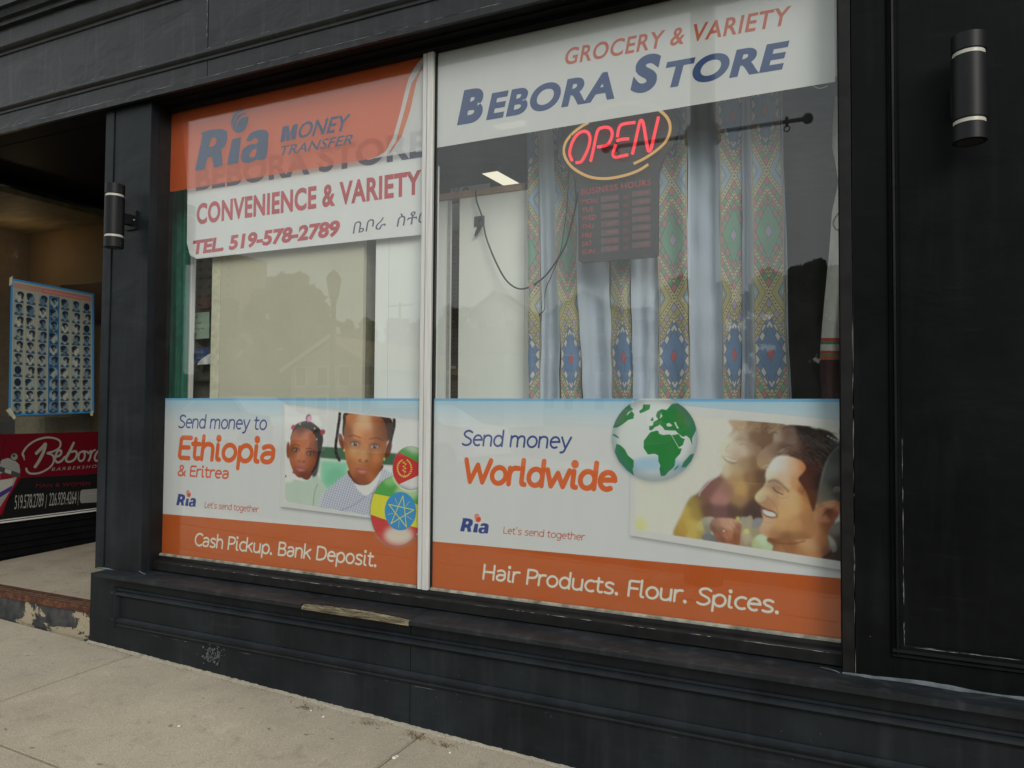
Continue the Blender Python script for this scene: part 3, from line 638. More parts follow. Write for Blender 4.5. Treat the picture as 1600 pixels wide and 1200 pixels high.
def right_poster():
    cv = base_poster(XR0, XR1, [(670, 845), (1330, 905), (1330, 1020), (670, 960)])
    Z = lambda L_: [zc(*q) for q in L_]
    photo_quad(cv, Z([(75, -60), (1700, 90), (1700, 1140), (60, 872)]))
    ck = cv.full(cv.pts(Z([(95, 20), (780, 68), (1700, 145), (1700, 1080), (98, 832)])))
    fill = lambda L_, c, a=1., s_=0, sm_=True, k_=None: cv.poly(Z(L_), c, a, s_, sm_, ck if k_ is None else k_)
    fill([(0, -50), (1700, -50), (1700, 1100), (0, 1100)], K(190, 188, 180), 1, 0, False)
    fill([(90, 500), (420, 560), (420, 900), (90, 900)], K(208, 206, 178), .7, 22, False); fill([(80, 760), (170, 760), (170, 850), (80, 850)], K(222, 216, 110), .8, 7)
    # woman behind and the man in front, blended from ink colours
    zm = lambda x, y: (1050 + x * .2468, 650 + y * .2468)
    Y = lambda L_: [zm(*q) for q in L_]
    def reg(L_, smp, sig, soft=0, sp=True):
        A = cv.pts(Y(L_)); A = cv.spline(A, 4) if sp else A; m = cv.full(A, soft) * ck; cv.shade(m, smp, zm, sig); return m
    ln = lambda L_, w, c, a=1., s_=1., k_=None: cv.line(Y(L_), w, K(*c), a, s_, clip=ck if k_ is None else k_)
    wm = reg([(300, 372), (318, 320), (285, 290), (300, 240), (310, 180), (350, 130), (385, 80), (375, 22), (700, 42), (700, 120), (600, 230), (600, 340), (600, 420), (560, 500), (590, 560), (590, 660), (540, 665), (250, 660), (180, 680), (100, 775), (5, 750), (60, 620), (110, 520), (165, 485), (220, 420)],
        [(420, 50, (172, 148, 118)), (520, 60, (140, 110, 85)), (600, 80, (108, 82, 64)), (650, 60, (130, 105, 80)), (330, 150, (196, 190, 166)), (305, 240, (196, 190, 162)), (300, 290, (200, 196, 176)), (400, 110, (176, 156, 136)), (440, 140, (160, 138, 118)), (450, 210, (186, 166, 150)), (390, 190, (186, 174, 154)), (350, 230, (190, 180, 160)), (405, 245, (176, 150, 130)), (500, 200, (148, 118, 94)), (530, 140, (118, 90, 70)), (570, 180, (112, 84, 66)), (340, 340, (186, 170, 140)), (400, 330, (170, 145, 110)), (460, 300, (154, 124, 94)), (520, 300, (128, 98, 74)), (580, 270, (140, 114, 90)), (400, 400, (166, 132, 86)), (440, 460, (178, 138, 82)), (500, 400, (138, 104, 70)), (550, 400, (98, 74, 56)), (430, 540, (150, 115, 80)), (520, 480, (122, 88, 60)), (590, 380, (104, 76, 58)), (280, 400, (124, 86, 76)), (230, 470, (126, 82, 80)), (180, 520, (120, 86, 70)), (300, 520, (162, 112, 106)), (345, 460, (146, 106, 90)), (300, 600, (112, 78, 76)), (220, 600, (104, 76, 66)), (400, 600, (94, 70, 64)), (480, 590, (78, 58, 54)), (550, 560, (84, 62, 55)), (540, 630, (74, 55, 52)), (135, 540, (146, 124, 60)), (90, 620, (176, 148, 50)), (60, 700, (170, 138, 45)), (150, 620, (150, 125, 55)), (130, 690, (180, 154, 62)), (30, 740, (160, 126, 40))], 12, 1.5)
    for i in range(520):
        a_ = random.random(); t = random.random()
        if i % 3 == 0: cx, cy = 385 + 300 * a_, 35 + 75 * t
        elif i % 3 == 1: cx, cy = 375 - 85 * a_ ** .6 + 40 * t * (1 - a_), 110 + 215 * a_
        else: cx, cy = 545 + 110 * t, 190 + 150 * a_
        r_ = random.uniform(5, 15); a0 = random.uniform(0, 360); lo = i % 3 == 1
        ln(arc(cx, cy, r_, r_ * .8, a0, a0 + 200, 5), .6, random.choice([(206, 198, 176), (188, 178, 152), (214, 208, 190)] if lo else [(150, 124, 98), (118, 92, 70), (176, 152, 124), (100, 76, 60), (190, 168, 136)]), .42, 1.2)
    ln([(326, 262), (345, 284), (385, 300), (412, 292)], 2.4, (132, 104, 90), .75, 1.6); ln([(330, 262), (368, 276), (406, 288)], 1.6, (222, 214, 200), .95, 1.2); ln([(322, 256), (350, 258), (400, 276)], .9, (150, 112, 100), .6, 1.4)
    ln([(428, 184), (452, 176), (482, 190)], 1.1, (118, 94, 82), .75, 1.4); ln([(408, 152), (446, 142), (492, 158)], 1.6, (140, 116, 98), .6, 2); ln([(362, 180), (340, 214), (352, 226), (370, 224)], 1.1, (156, 132, 112), .6, 2); ln([(440, 196), (470, 204), (490, 200)], .9, (150, 124, 106), .5, 2)
    ln([(300, 374), (250, 405), (215, 440), (180, 480), (172, 505)], 1.6, (208, 202, 190), .7, 1.6)
    # sleeves, hand and collar
    reg([(180, 655), (262, 640), (262, 700), (235, 755), (190, 752)], [(200, 660, (150, 142, 120)), (250, 650, (160, 152, 142)), (225, 720, (128, 122, 116)), (190, 740, (150, 140, 96))], 10, 1)
    reg([(90, 768), (130, 710), (185, 665), (205, 752), (190, 782)], [(130, 740, (178, 154, 64)), (180, 690, (176, 160, 90)), (190, 760, (160, 140, 70))], 8, 1)
    reg([(190, 752), (250, 742), (300, 805), (200, 788)], [(220, 765, (112, 112, 118)), (280, 790, (110, 104, 104))], 8, 1)
    reg([(432, 645), (470, 640), (510, 645), (512, 835), (414, 822), (436, 720)], [(450, 660, (150, 140, 124)), (490, 700, (156, 142, 118)), (430, 800, (138, 124, 108)), (470, 780, (168, 152, 126)), (500, 820, (140, 128, 108))], 9, 1)
    reg([(510, 662), (590, 655), (560, 720), (600, 775), (560, 840), (508, 835)], [(540, 680, (128, 126, 128)), (530, 740, (146, 136, 104)), (540, 800, (164, 158, 112))], 9, 1)
    reg([(530, 765), (604, 752), (668, 862), (520, 838)], [(570, 790, (172, 192, 158)), (620, 840, (158, 180, 144)), (540, 820, (160, 168, 120))], 9, 1)
    hd = reg([(246, 665), (272, 646), (340, 645), (400, 654), (440, 690), (434, 760), (424, 818), (386, 816), (350, 808), (298, 798), (262, 748), (240, 700)], [(280, 680, (150, 112, 92)), (330, 668, (176, 130, 108)), (380, 680, (186, 140, 114)), (422, 705, (150, 96, 70)), (300, 740, (136, 90, 70)), (350, 755, (168, 108, 78)), (402, 780, (138, 82, 52)), (320, 785, (128, 76, 52)), (262, 715, (120, 82, 64))], 8, .6)
    for L_ in ([(352, 668), (382, 706), (400, 760), (404, 812)], [(318, 700), (348, 740), (370, 800)], [(382, 662), (418, 704), (432, 740)], [(288, 730), (318, 770), (334, 800)]): ln(L_, .8, (84, 50, 38), .7, 1.1, hd)
    ln([(330, 655), (370, 690), (388, 740)], 1.6, (196, 148, 118), .4, 2, hd); cv.ell(zm(328, 726), 1.3, 1.3, K(214, 208, 204), 1, .5)
    for c, r_ in (((417, 649), 13), ((472, 730), 18)): cv.ell(zm(*c), r_ * .2468, r_ * .2468, K(214, 196, 84), .75, 1.2)
    # man
    reg([(608, 765), (850, 640), (1010, 660), (1040, 640), (1000, 800), (1000, 860), (960, 905), (660, 865), (640, 820)], [(650, 800, (128, 76, 42)), (740, 820, (138, 86, 44)), (700, 845, (160, 110, 66)), (850, 790, (186, 132, 86)), (900, 720, (186, 122, 68)), (950, 800, (164, 96, 48)), (900, 870, (182, 118, 64)), (980, 700, (140, 78, 40)), (820, 870, (160, 108, 62)), (980, 860, (110, 62, 36)), (880, 820, (200, 150, 104))], 14, 1)
    ln([(612, 772), (660, 800), (760, 808), (840, 790)], 3, (104, 62, 36), .6, 3); ln([(690, 800), (720, 840), (735, 862)], 1.4, (108, 66, 38), .6, 2)
    reg([(985, 780), (1010, 700), (1080, 680), (1080, 920), (950, 905), (1000, 850)], [(1040, 720, (120, 112, 108)), (1000, 780, (110, 96, 84)), (1040, 860, (54, 42, 40)), (990, 890, (70, 44, 34)), (1060, 780, (76, 56, 52))], 10, 1)
    reg([(990, 752), (1030, 790), (1046, 840), (1020, 862), (1000, 812)], [(1010, 800, (158, 152, 140)), (1035, 840, (120, 114, 106))], 8, 1)
    reg([(1045, 195), (1085, 180), (1085, 560), (915, 565), (950, 380), (990, 260)], [(1000, 350, (88, 90, 90)), (960, 480, (104, 100, 92)), (1040, 450, (66, 62, 62)), (1050, 250, (74, 78, 80)), (940, 540, (120, 108, 92))], 14, 1.5)  # grey reflection on the glass, painted into the print behind the ear
    A_ = [(690, 250), (760, 245), (860, 260), (900, 340), (900, 480), (905, 600), (930, 660), (900, 760), (870, 775), (800, 782), (700, 775), (620, 770), (565, 742), (552, 715), (570, 680), (578, 650), (566, 600), (570, 572), (548, 552), (528, 530), (527, 505), (545, 480), (580, 445), (596, 410), (592, 372), (606, 330), (640, 282)]
    fk = reg(A_, [(640, 300, (200, 192, 190)), (700, 320, (202, 182, 172)), (760, 330, (192, 152, 118)), (850, 320, (192, 116, 62)), (895, 330, (140, 66, 36)), (615, 370, (204, 186, 166)), (700, 390, (192, 162, 132)), (800, 400, (186, 132, 82)), (870, 450, (150, 88, 44)), (555, 510, (220, 184, 144)), (598, 488, (196, 160, 122)), (590, 540, (160, 108, 76)), (645, 440, (150, 110, 82)), (720, 520, (202, 152, 108)), (780, 560, (202, 152, 98)), (850, 560, (180, 120, 66)), (632, 540, (176, 132, 94)), (700, 610, (198, 148, 94)), (690, 690, (186, 138, 84)), (780, 690, (182, 132, 78)), (860, 680, (160, 108, 60)), (600, 690, (200, 156, 120)), (578, 728, (186, 136, 98)), (640, 742, (158, 106, 64)), (720, 768, (132, 86, 50)), (800, 762, (146, 98, 56)), (875, 620, (168, 112, 64)), (900, 700, (176, 116, 66))], 13, .8)
    for i in range(420): cv.ell(zm(random.uniform(560, 880), random.uniform(655, 780)), .35, .35, K(100, 66, 42), .32, .4, clip=fk)
    ln([(614, 414), (650, 406), (690, 430), (738, 476)], 4.2, (112, 78, 58), .6, 3.4, fk); ln([(640, 452), (662, 478), (704, 496)], 1.8, (52, 36, 34), .95, 1, fk); ln([(650, 440), (680, 450), (712, 480)], 1.2, (140, 100, 76), .7, 1.6, fk); ln([(660, 505), (700, 520), (740, 510)], 1.1, (150, 108, 76), .6, 1.8, fk)
    ln([(528, 530), (548, 550), (585, 548), (606, 530), (604, 508)], 1.4, (136, 88, 62), .7, 1.6, fk); ln([(612, 520), (650, 560), (670, 605), (668, 645)], 1.5, (150, 102, 68), .65, 2, fk)
    cv.poly(Y([(568, 572), (600, 588), (650, 604), (668, 634), (640, 645), (604, 640), (580, 622)]), K(112, 54, 44), 1, .8, True, fk); cv.poly(Y([(578, 592), (610, 602), (644, 612), (660, 630), (636, 637), (600, 628), (580, 612)]), K(228, 222, 206), 1, .5, True, fk)
    for x in (592, 606, 620, 634, 647): ln([(x, 598 + (x - 590) * .28), (x - 2, 626 + (x - 590) * .15)], .35, (150, 132, 120), .6, .8, fk)
    ln([(580, 640), (606, 656), (656, 650)], 1.8, (188, 128, 108), .8, 1.6, fk); ln([(584, 668), (612, 674), (640, 668)], 1.4, (160, 112, 80), .6, 2, fk)
    er = reg([(908, 575), (950, 548), (1010, 534), (1052, 540), (1068, 572), (1060, 622), (1030, 660), (985, 672), (935, 672), (905, 664), (900, 620)], [(940, 590, (172, 112, 76)), (1000, 556, (194, 134, 94)), (1052, 580, (182, 98, 58)), (1000, 612, (120, 60, 38)), (955, 645, (172, 108, 72)), (1040, 635, (146, 78, 50)), (920, 620, (180, 124, 82))], 7, .8)
    ln([(935, 600), (980, 566), (1035, 562), (1050, 590)], 1.4, (214, 152, 112), .7, 1.6, er); ln([(955, 632), (985, 600), (1020, 590)], 2, (96, 48, 32), .7, 1.8, er)
    HR = [(542, 262), (562, 222), (600, 194), (638, 165), (650, 112), (692, 72), (760, 56), (860, 62), (900, 76), (980, 92), (1030, 120), (1060, 156), (1064, 186), (1042, 202), (1004, 244), (972, 304), (950, 382), (932, 462), (915, 560), (896, 606), (876, 560), (850, 482), (812, 424), (800, 392), (846, 336), (830, 292), (770, 262), (700, 248), (640, 270), (602, 330), (562, 332), (540, 300)]
    hk = reg(HR, [(660, 120, (150, 130, 112)), (640, 200, (128, 104, 86)), (720, 110, (104, 80, 68)), (765, 180, (116, 92, 82)), (850, 85, (44, 34, 32)), (850, 160, (48, 34, 32)), (950, 120, (34, 28, 30)), (1000, 160, (40, 34, 36)), (800, 230, (82, 56, 46)), (880, 240, (52, 34, 30)), (900, 330, (74, 42, 30)), (950, 250, (42, 34, 32)), (870, 420, (84, 48, 28)), (890, 510, (92, 56, 36)), (930, 420, (48, 32, 26)), (1045, 160, (56, 54, 58)), (575, 240, (146, 120, 98)), (568, 305, (156, 126, 94)), (700, 210, (96, 70, 56))], 12, 1)
    for i in range(620):
        t = random.random(); s0 = random.random(); x = 560 + 460 * t; y = 330 - 235 * math.sin(min(1, t * 1.3) * math.pi / 2) + (60 + 210 * t) * s0; l = random.uniform(20, 60)
        ln([(x, y), (x + l * .5, y - l * .28 + 20 * t), (x + l, y - l * .2 + 46 * t)], .7, random.choice([(40, 28, 26), (84, 60, 48), (122, 94, 74), (30, 22, 24), (66, 44, 36)] if t > .3 else [(120, 96, 76), (170, 146, 120), (96, 72, 58), (196, 172, 142)]), .42, 1., hk)
    for i in range(46):
        x = random.uniform(640, 1050); y0 = 62 + max(0, x - 860) * .3 + max(0, 700 - x) * .8; ln([(x - 24, y0 + 16), (x, y0 - random.uniform(0, 9)), (x + 26, y0 + 8)], .55, (62, 46, 40), .75, .9)
    for i in range(22): x = random.uniform(800, 880); y = 400 + (x - 800) * 1.6 + random.uniform(-20, 20); ln([(x, y), (x - 14, y + 22), (x - 12, y + 40)], .6, (110, 66, 40), .5, 1, fk)
    for c in ((1010, 138), (1030, 150), (990, 128), (1050, 158)): cv.ell(zm(*c), 1.9, .9, K(176, 178, 180), .9, .5, .4, ck)
    cv.photo(ck, .84, .04, 1.0)
    # globe with the continents
    gl = arc(620, 568, 508, 500, 0, 360, 60); cv.poly([zg(x + 4, y + 18) for x, y in gl], K(120, 125, 130), .6, 6)
    cv.poly([zg(*q) for q in gl], K(186, 200, 212)); gk = cv.full(cv.pts([zg(*q) for q in gl]))
    gk[:int(.005 * cv.p)] = 0
    for k in range(7): cv.lay(cv.mask(cv.pts([zg(*q) for q in arc(620, 950 - 6 * k, 470 - 30 * k, 150, 180, 360, 20)]), 6), K(128, 166, 196), .18, gk)
    gn = K(46, 116, 62); Zg = lambda L_: [zg(*q) for q in L_]
    LAND = [[(570, 490), (640, 470), (665, 475), (670, 505), (720, 525), (740, 510), (812, 520), (905, 680), (940, 680), (920, 740), (865, 800), (855, 880), (830, 915), (790, 945), (740, 1000), (692, 1003), (675, 920), (688, 880), (665, 830), (662, 762), (620, 742), (540, 750), (490, 675), (492, 590), (545, 520)],
            [(822, 525), (850, 520), (900, 510), (935, 555), (975, 570), (950, 640), (905, 668)],
            [(555, 420), (600, 410), (605, 370), (660, 340), (635, 300), (650, 250), (700, 220), (760, 230), (820, 160), (890, 150), (1000, 220), (1080, 330), (1110, 460), (1060, 560), (1062, 640), (1030, 560), (990, 530), (950, 545), (905, 510), (860, 470), (820, 470), (790, 480), (740, 470), (715, 430), (680, 400), (660, 415), (620, 430), (600, 455), (580, 470), (556, 462)],
            [(445, 270), (440, 240), (480, 210), (485, 165), (570, 165), (560, 220), (510, 245)],
            [(320, 140), (340, 200), (370, 220), (300, 260), (290, 300), (350, 240), (380, 280), (370, 330), (310, 345), (240, 400), (180, 435), (130, 440), (170, 310), (240, 200)],
            [(170, 625), (215, 640), (270, 690), (305, 760), (375, 820), (372, 900), (360, 920), (378, 1000), (300, 940), (200, 830), (150, 720)],
            [(935, 900), (960, 840), (1040, 750), (1085, 740), (1050, 830), (985, 900)], [(845, 945), (860, 910), (905, 870), (895, 900)], [(570, 350), (595, 310), (610, 350), (590, 360)], [(120, 520), (150, 510), (190, 540), (205, 565), (170, 550)]]
    for L_ in LAND: cv.poly(Zg(L_), gn, 1, 0, False, gk)
    for L_ in ([(760, 390), (790, 380), (830, 410), (800, 425), (762, 420)], [(850, 370), (870, 370), (880, 405), (905, 440), (885, 448), (860, 400)], [(680, 330), (695, 260), (700, 290), (715, 295), (690, 325), (655, 330)], [(670, 470), (700, 440), (740, 465), (815, 470), (815, 512), (725, 522), (672, 500)]): cv.poly(Zg(L_), K(186, 198, 206), 1, 0, False, gk)
    cv.lay(cv.mask(cv.pts(Zg([(200, 150), (330, 150), (250, 360), (140, 420)])), 5), K(110, 110, 60), .35, gk); cv.lay(cv.mask(cv.pts(Zg([(880, 150), (1000, 220), (1040, 400), (900, 380)])), 5), K(100, 110, 60), .35, gk)
    ring = gk - cv.full(cv.pts(Zg(arc(620, 555, 440, 425, 0, 360, 50))), 9); cv.a = cv.a * (1 - np.clip(ring, 0, 1)[..., None] * .5) + np.array(K(70, 96, 110)) * np.clip(ring, 0, 1)[..., None] * .5
    # words
    stroke_text(cv, 'Send money', (720, 695.5), (889, 700), (724, 673), 1.95, NAVY, .13)
    stroke_text(cv, 'Worldwide', (722, 753), (957, 764), (722, 718), 3.2, ORT, .12)
    draw_logo(cv, (718, 831), (763, 832), (746, 803), NAVY, K(190, 70, 44), WHITE)
    stroke_text(cv, "Let's send together", (785, 834), (912, 843), (787, 823), 1.7, TAG, .12)
    stroke_text(cv, 'Hair Products. Flour. Spices.', (752, 905), (1217, 956), (755, 882), 2.25, BAR, .12)
    return cv.image('right_poster_print')
def poster(name, label, x0, x1, im):
    t = thing(name, label, 'poster', ((x0 + x1) / 2, YS, ZB))
    m = vinyl('print_' + name + im.name, im, thru=.085); sheet('printed_sheet', x0, x1, ZB, ZM, YS, m, t); return t
poster('window_poster', 'printed window poster reading Ethiopia and Eritrea with two girls and flag buttons', XL0 + .001, XL1 - .001, left_poster())
poster('window_poster', 'printed window poster reading Worldwide with green globe and laughing couple', XR0 + .003, XR1 - .001, right_poster())
# ------------------------------------------------------------------ ground
def slab_mesh(name, x0, x1, y0, y1, th, mat, parent=None, bev=.006, zf=gz):
    bm = bmesh.new(); bmesh.ops.create_cube(bm, size=1)
    for v in bm.verts:
        x = x0 if v.co.x < 0 else x1; y = y0 if v.co.y < 0 else y1; v.co = Vector((x, y, zf(x, y) - (th if v.co.z < 0 else 0)))
    bmesh.ops.bevel(bm, geom=[e for e in bm.edges if all(abs(v.co.z - zf(v.co.x, v.co.y)) < 1e-4 for v in e.verts)], offset=bev, segments=2, affect='EDGES')
    return MB().frombm(bm).out(name, mat, parent)
walk = thing('sidewalk', None, None, (0, -2, ZC + GA), kind='structure')
bed = slab_mesh('slab_bed', -14, 7, -4.0, -.06, .2, M['joint'], walk, zf=lambda x, y: gz(x, y) - .022)
ys = [-.150, -1.12, -2.05, -3.02, -3.86]
xs = [-13 + .0 + 1.905 * i for i in range(12)]; off = -3.73 - xs[5]; xs = [x + off for x in xs]
for i in range(len(xs) - 1):
    for j in range(4):
        sk = random.uniform(-.003, .003)
        slab_mesh('paving_slab', xs[i] + .005, xs[i + 1] - .005, ys[j + 1] + .005, ys[j] - (.006 if j else 0), .1, M['conc'], walk, zf=lambda x, y: gz(x, y) + sk)
kerb = thing('kerb', None, None, (0, -3.95, ZC + GA - .1), kind='structure')
for i in range(len(xs) - 1): slab_mesh('kerb_stone', xs[i] + .004, xs[i + 1] - .004, -4.03, -3.87, .3, M['conc2'], kerb, .015)
HX = lambda x: GX * max(-34, min(30, x))
HG = lambda x, y: ZC + GA + HX(x) - .2
def strip(name, xl, ya, yb, mat, dz=0.):
    v = []; f = []
    for i, x in enumerate(xl): v += [(x, ya, HG(x, ya) + dz), (x, yb, HG(x, yb) + dz)]
    for i in range(len(xl) - 1): f.append((2 * i, 2 * i + 2, 2 * i + 3, 2 * i + 1))
    return tagit(mesh_obj(name, v, f, mat), kind='structure')
XS = [-400, -120, -60, -34, -20, -10, 0, 10, 20, 30, 60, 120, 400]
strip('road', XS, -4.03, -13.0, M['asphalt'])
M['grass'] = simple('grass', (.05, .075, .025), .9, var=.5, scale=3)
strip('ground', XS, 60, -600, M['grass'], -.12)
strip('far_sidewalk', XS, -13.15, -15.2, M['conc'], .12)
strip('far_kerb', XS, -13.0, -13.15, M['conc2'], .125)
# grit, pebbles and weeds in the joint at the foot of the shopfront
foot = MB()
for k in range(900):
    x = random.uniform(-4.1, .3); y = -.152 - abs(random.gauss(0, .02)); r = random.uniform(.0008, .0026); z = gz(x, y)
    foot.add([(x - r, y - r, z), (x + r, y - r, z), (x + r * .6, y + r, z), (x, y, z + r * 1.4)], [(0, 1, 3), (1, 2, 3), (2, 0, 3)])
tagit(foot.out('grit', M['dirt']), 'fine grit and sand gathered in the joint along the shopfront base', 'grit', kind='stuff')
M['weed'] = simple('dry_weed', (.16, .11, .045), .9, var=.5, scale=40); M['pebble'] = simple('pale_pebble', (.62, .6, .55), .8)
for n_, (px, py, cnt, lab) in enumerate([(482, 1107, 30, 'small dry weed tuft by the base under the broken sill board'), (575, 1131, 22, 'thin dry weed tuft at the base, midway between its neighbours'), (652, 1152, 40, 'largest dry weed tuft, growing where slab joint meets base'), (695, 1166, 30, 'reddish dry weed tuft right of the slab joint')]):
    g = G(px, py); w = MB()
    for k in range(cnt):
        x = g.x + random.gauss(0, .035); y = g.y + random.gauss(0, .012); z = gz(x, y); a = random.uniform(0, 6.28); l = random.uniform(.012, .04)
        e = Vector((x + l * math.cos(a), y + l * math.sin(a) * .6, z + random.uniform(.002, .016))); m_ = Vector((x, y, z)).lerp(e, .5) + Vector((0, 0, .006))
        w.tube([(x, y, z), m_, e], [.0009, .0008, .0003], 3)
    o = w.out('weed_tuft', M['weed']); tagit(o, lab, 'weed', 'dry weeds in the joint along the base', 'stuff')
for px, py, s_, lab in [(486, 1111, .006, 'white pebble right beside the small weed tuft'), (505, 1121, .007, 'white pebble just right of the small weed tuft'), (280, 1136, .008, 'lone pale pebble on the open pavement slab'), (616, 1186, .011, 'largest white pebble in the slab joint'), (620, 1183, .008, 'smaller white pebble touching the largest one in the joint'), (703, 1177, .006, 'tiny pebble below the reddish weed tuft'), (795, 1175, .008, 'white pebble at the foot of the base, furthest right')]:
    g = G(px, py); bm = bmesh.new(); bmesh.ops.create_icosphere(bm, subdivisions=2, radius=s_)
    for v in bm.verts: v.co = Vector((v.co.x * random.uniform(.85, 1.2), v.co.y, v.co.z * .6)) * random.uniform(.9, 1.1)
    tagit(MB().frombm(bm, Matrix.Translation((g.x, g.y, g.z + s_ * .45))).out('pebble', M['pebble'], smooth=True), lab, 'pebble', 'pebbles on the pavement')

# ------------------------------------------------------------------ shopfront
XA = -4.120                          # left corner of the shopfront
shop = thing('shopfront', 'charcoal painted wooden shopfront with panelled base, sill and wide fascia', 'shopfront', (-2, 0, gz(-2, 0)))
def mb(name, fn, mat, parent=shop, smooth=False):
    m_ = MB(); fn(m_); return m_.out(name, mat, parent, smooth)
FY = -.165                            # fascia plane
zb_ = P(325, 131, FY).z; zw_ = P(325, 122, FY).z
def zf_(px, py): return P(px, py, FY).z
# moulding profiles, (y, z) with +y into the wall
def roll(y, z, r, d=1.): return [(y + .004, z - r * 1.9), (y - r * .5, z - r * 1.6), (y - r * .6, z - r * .8), (y - r * 1.3 * d, z - r * .5), (y - r * 1.7 * d, z), (y - r * 1.3 * d, z + r * .6), (y - r * .6, z + r * .9), (y - r * .4, z + r * 1.6), (y + .004, z + r * 1.7)]
XJ = P(325, 60, FY).x
fx = [-9.5, XJ - .0025, XJ + .0025, 1.35, 1.355, 4.4]
z_m1 = (zf_(325, 92) + zf_(325, 80)) / 2; z_m2 = (zf_(0, 75) + zf_(0, 88)) / 2; z_top = zf_(0, 50)
for a, b in zip(fx[0::2], fx[1::2]):
    mb('fascia_board', lambda m_: m_.box(a, b, FY, -.02, zw_, z_top + 1.2, .0015), M['paint_fascia'])
mb('drip_edge', lambda m_: m_.prof([(FY - .012, zw_ + .002), (FY - .016, zw_ - .003), (FY - .014, zb_), (FY + .0075, zb_ + .001), (FY + .0075, zw_ - .001)], -9.5, 4.4), M['paint_fascia'])
mb('fascia_moulding', lambda m_: m_.prof(roll(FY, z_m1, .017), -9.5, 4.4), M['paint_fascia'], smooth='a')
mb('fascia_moulding', lambda m_: m_.prof(roll(FY, z_m2, .02, 1.2), -9.5, 4.4), M['paint_fascia'], smooth='a')
cz = zf_(0, 48)
mb('cornice', lambda m_: m_.prof([(FY + .004, cz), (FY - .03, cz + .005), (FY - .034, cz + .03), (FY - .06, cz + .035), (FY - .075, cz + .07), (FY - .1, cz + .075), (FY - .105, cz + .14), (FY - .02, cz + .16), (FY - .02, cz + .25), (FY - .06, cz + .255), (FY - .06, cz + .3), (FY + .004, cz + .3)], -9.5, 4.4), M['paint_fascia'])
mb('soffit', lambda m_: m_.box(-9.5, 4.4, FY + .008, -.02, zb_ + .004, zb_ + .03), M['black'])
mb('upper_wall', lambda m_: m_.box(-9.5, 4.4, -.018, .3, zb_ + .06, z_top + 3.2), M['paint_fascia'])
# left pilaster and jamb
PY = -.13; x0, x1 = P(173, 500, PY).x, P(229, 500, PY).x; zs_ = P(190, 893, PY).z
mb('pilaster', lambda m_: m_.box(x0, x1, PY, .0, zs_, zb_ + .003, .003), M['paint'])
mb('corner_trim', lambda m_: m_.box(P(158, 500, PY - .006).x, x0 - .006, PY - .006, -.0, zs_, zb_ + .002, .002), M['paint'])
mb('recess_groove', lambda m_: m_.box(x0 - .0055, x0 - .0005, PY + .012, 0, zs_, zb_), M['gap'])
xj = XL0 - .004
mb('window_jamb', lambda m_: [m_.box(XL0 - .2, P(240, 600, -.075).x, -.075, .03, zs_ - .02, zb_ + .001), m_.box(XL0 - .19, P(247, 600, -.042).x, -.042, .029, zs_ - .019, zb_), m_.box(XL0 - .18, XL0 * 3.082 / 3.1, -.018, .028, zs_ - .01, zb_ - .001)], M['jamb'])
mb('window_head', lambda m_: [m_.box(x1, .02, -.05, .03, ZT - .01, zb_ + .001), m_.box(x1, .02, -.10, -.052, ZT + .012, zb_ + .0035)], M['black'])
# right jamb strip and panelled wall
xr0, xr1, xr2 = P(1314, 600, -.05).x, P(1333, 600, -.1).x, P(1391, 600, -.1).x
zrs = P(1341, 1060, -.1).z
mb('window_jamb', lambda m_: [m_.box(XR1 + .002, xr0, -.05, .03, ZB - .06, zb_), m_.box(xr0 + .0015, xr1 - .0015, -.1, .03, zrs, zb_)], M['jamb'])
mb('wall_stile', lambda m_: m_.box(xr1 + .0015, xr2, -.1, .03, zrs, zb_, .001), M['paint_wall'])
PW = 1.62; zpb = P(1404, 1006, -.09).z
mb('wall_panel', lambda m_: m_.box(xr2 + .03, xr2 + PW, -.078, .03, zpb - .01, zb_), M['paint_wall'])
mb('wall_rail', lambda m_: m_.box(xr2 + .0005, 4.4, -.1, .03, zrs, zpb - .035, .001), M['paint_wall'])
mb('wall_stile', lambda m_: m_.box(xr2 + PW + .03, 4.4, -.1, .03, zpb - .034, zb_, .001), M['paint_wall'])
def vroll(x, s=1): return [(x, -.07), (x, -.1), (x + .006 * s, -.112), (x + .011 * s, -.105), (x + .015 * s, -.105), (x + .019 * s, -.116), (x + .026 * s, -.113), (x + .03 * s, -.098), (x + .034 * s, -.098), (x + .04 * s, -.088), (x + .044 * s, -.07)]
mb('panel_moulding', lambda m_: m_.prof(vroll(xr2 - .006), zpb - .03, zb_, 'z'), M['paint_wall'], smooth='a')
mb('panel_moulding', lambda m_: m_.prof([(-.07, zpb - .046), (-.1, zpb - .046), (-.114, zpb - .038), (-.108, zpb - .03), (-.118, zpb - .022), (-.113, zpb - .012), (-.098, zpb - .008), (-.09, zpb), (-.07, zpb + .001)], xr2 + .0, xr2 + PW + .04), M['paint_wall'], smooth='a')
mb('panel_moulding', lambda m_: m_.prof(vroll(xr2 + PW + .035, -1), zpb - .03, zb_, 'z'), M['paint_wall'], smooth='a')
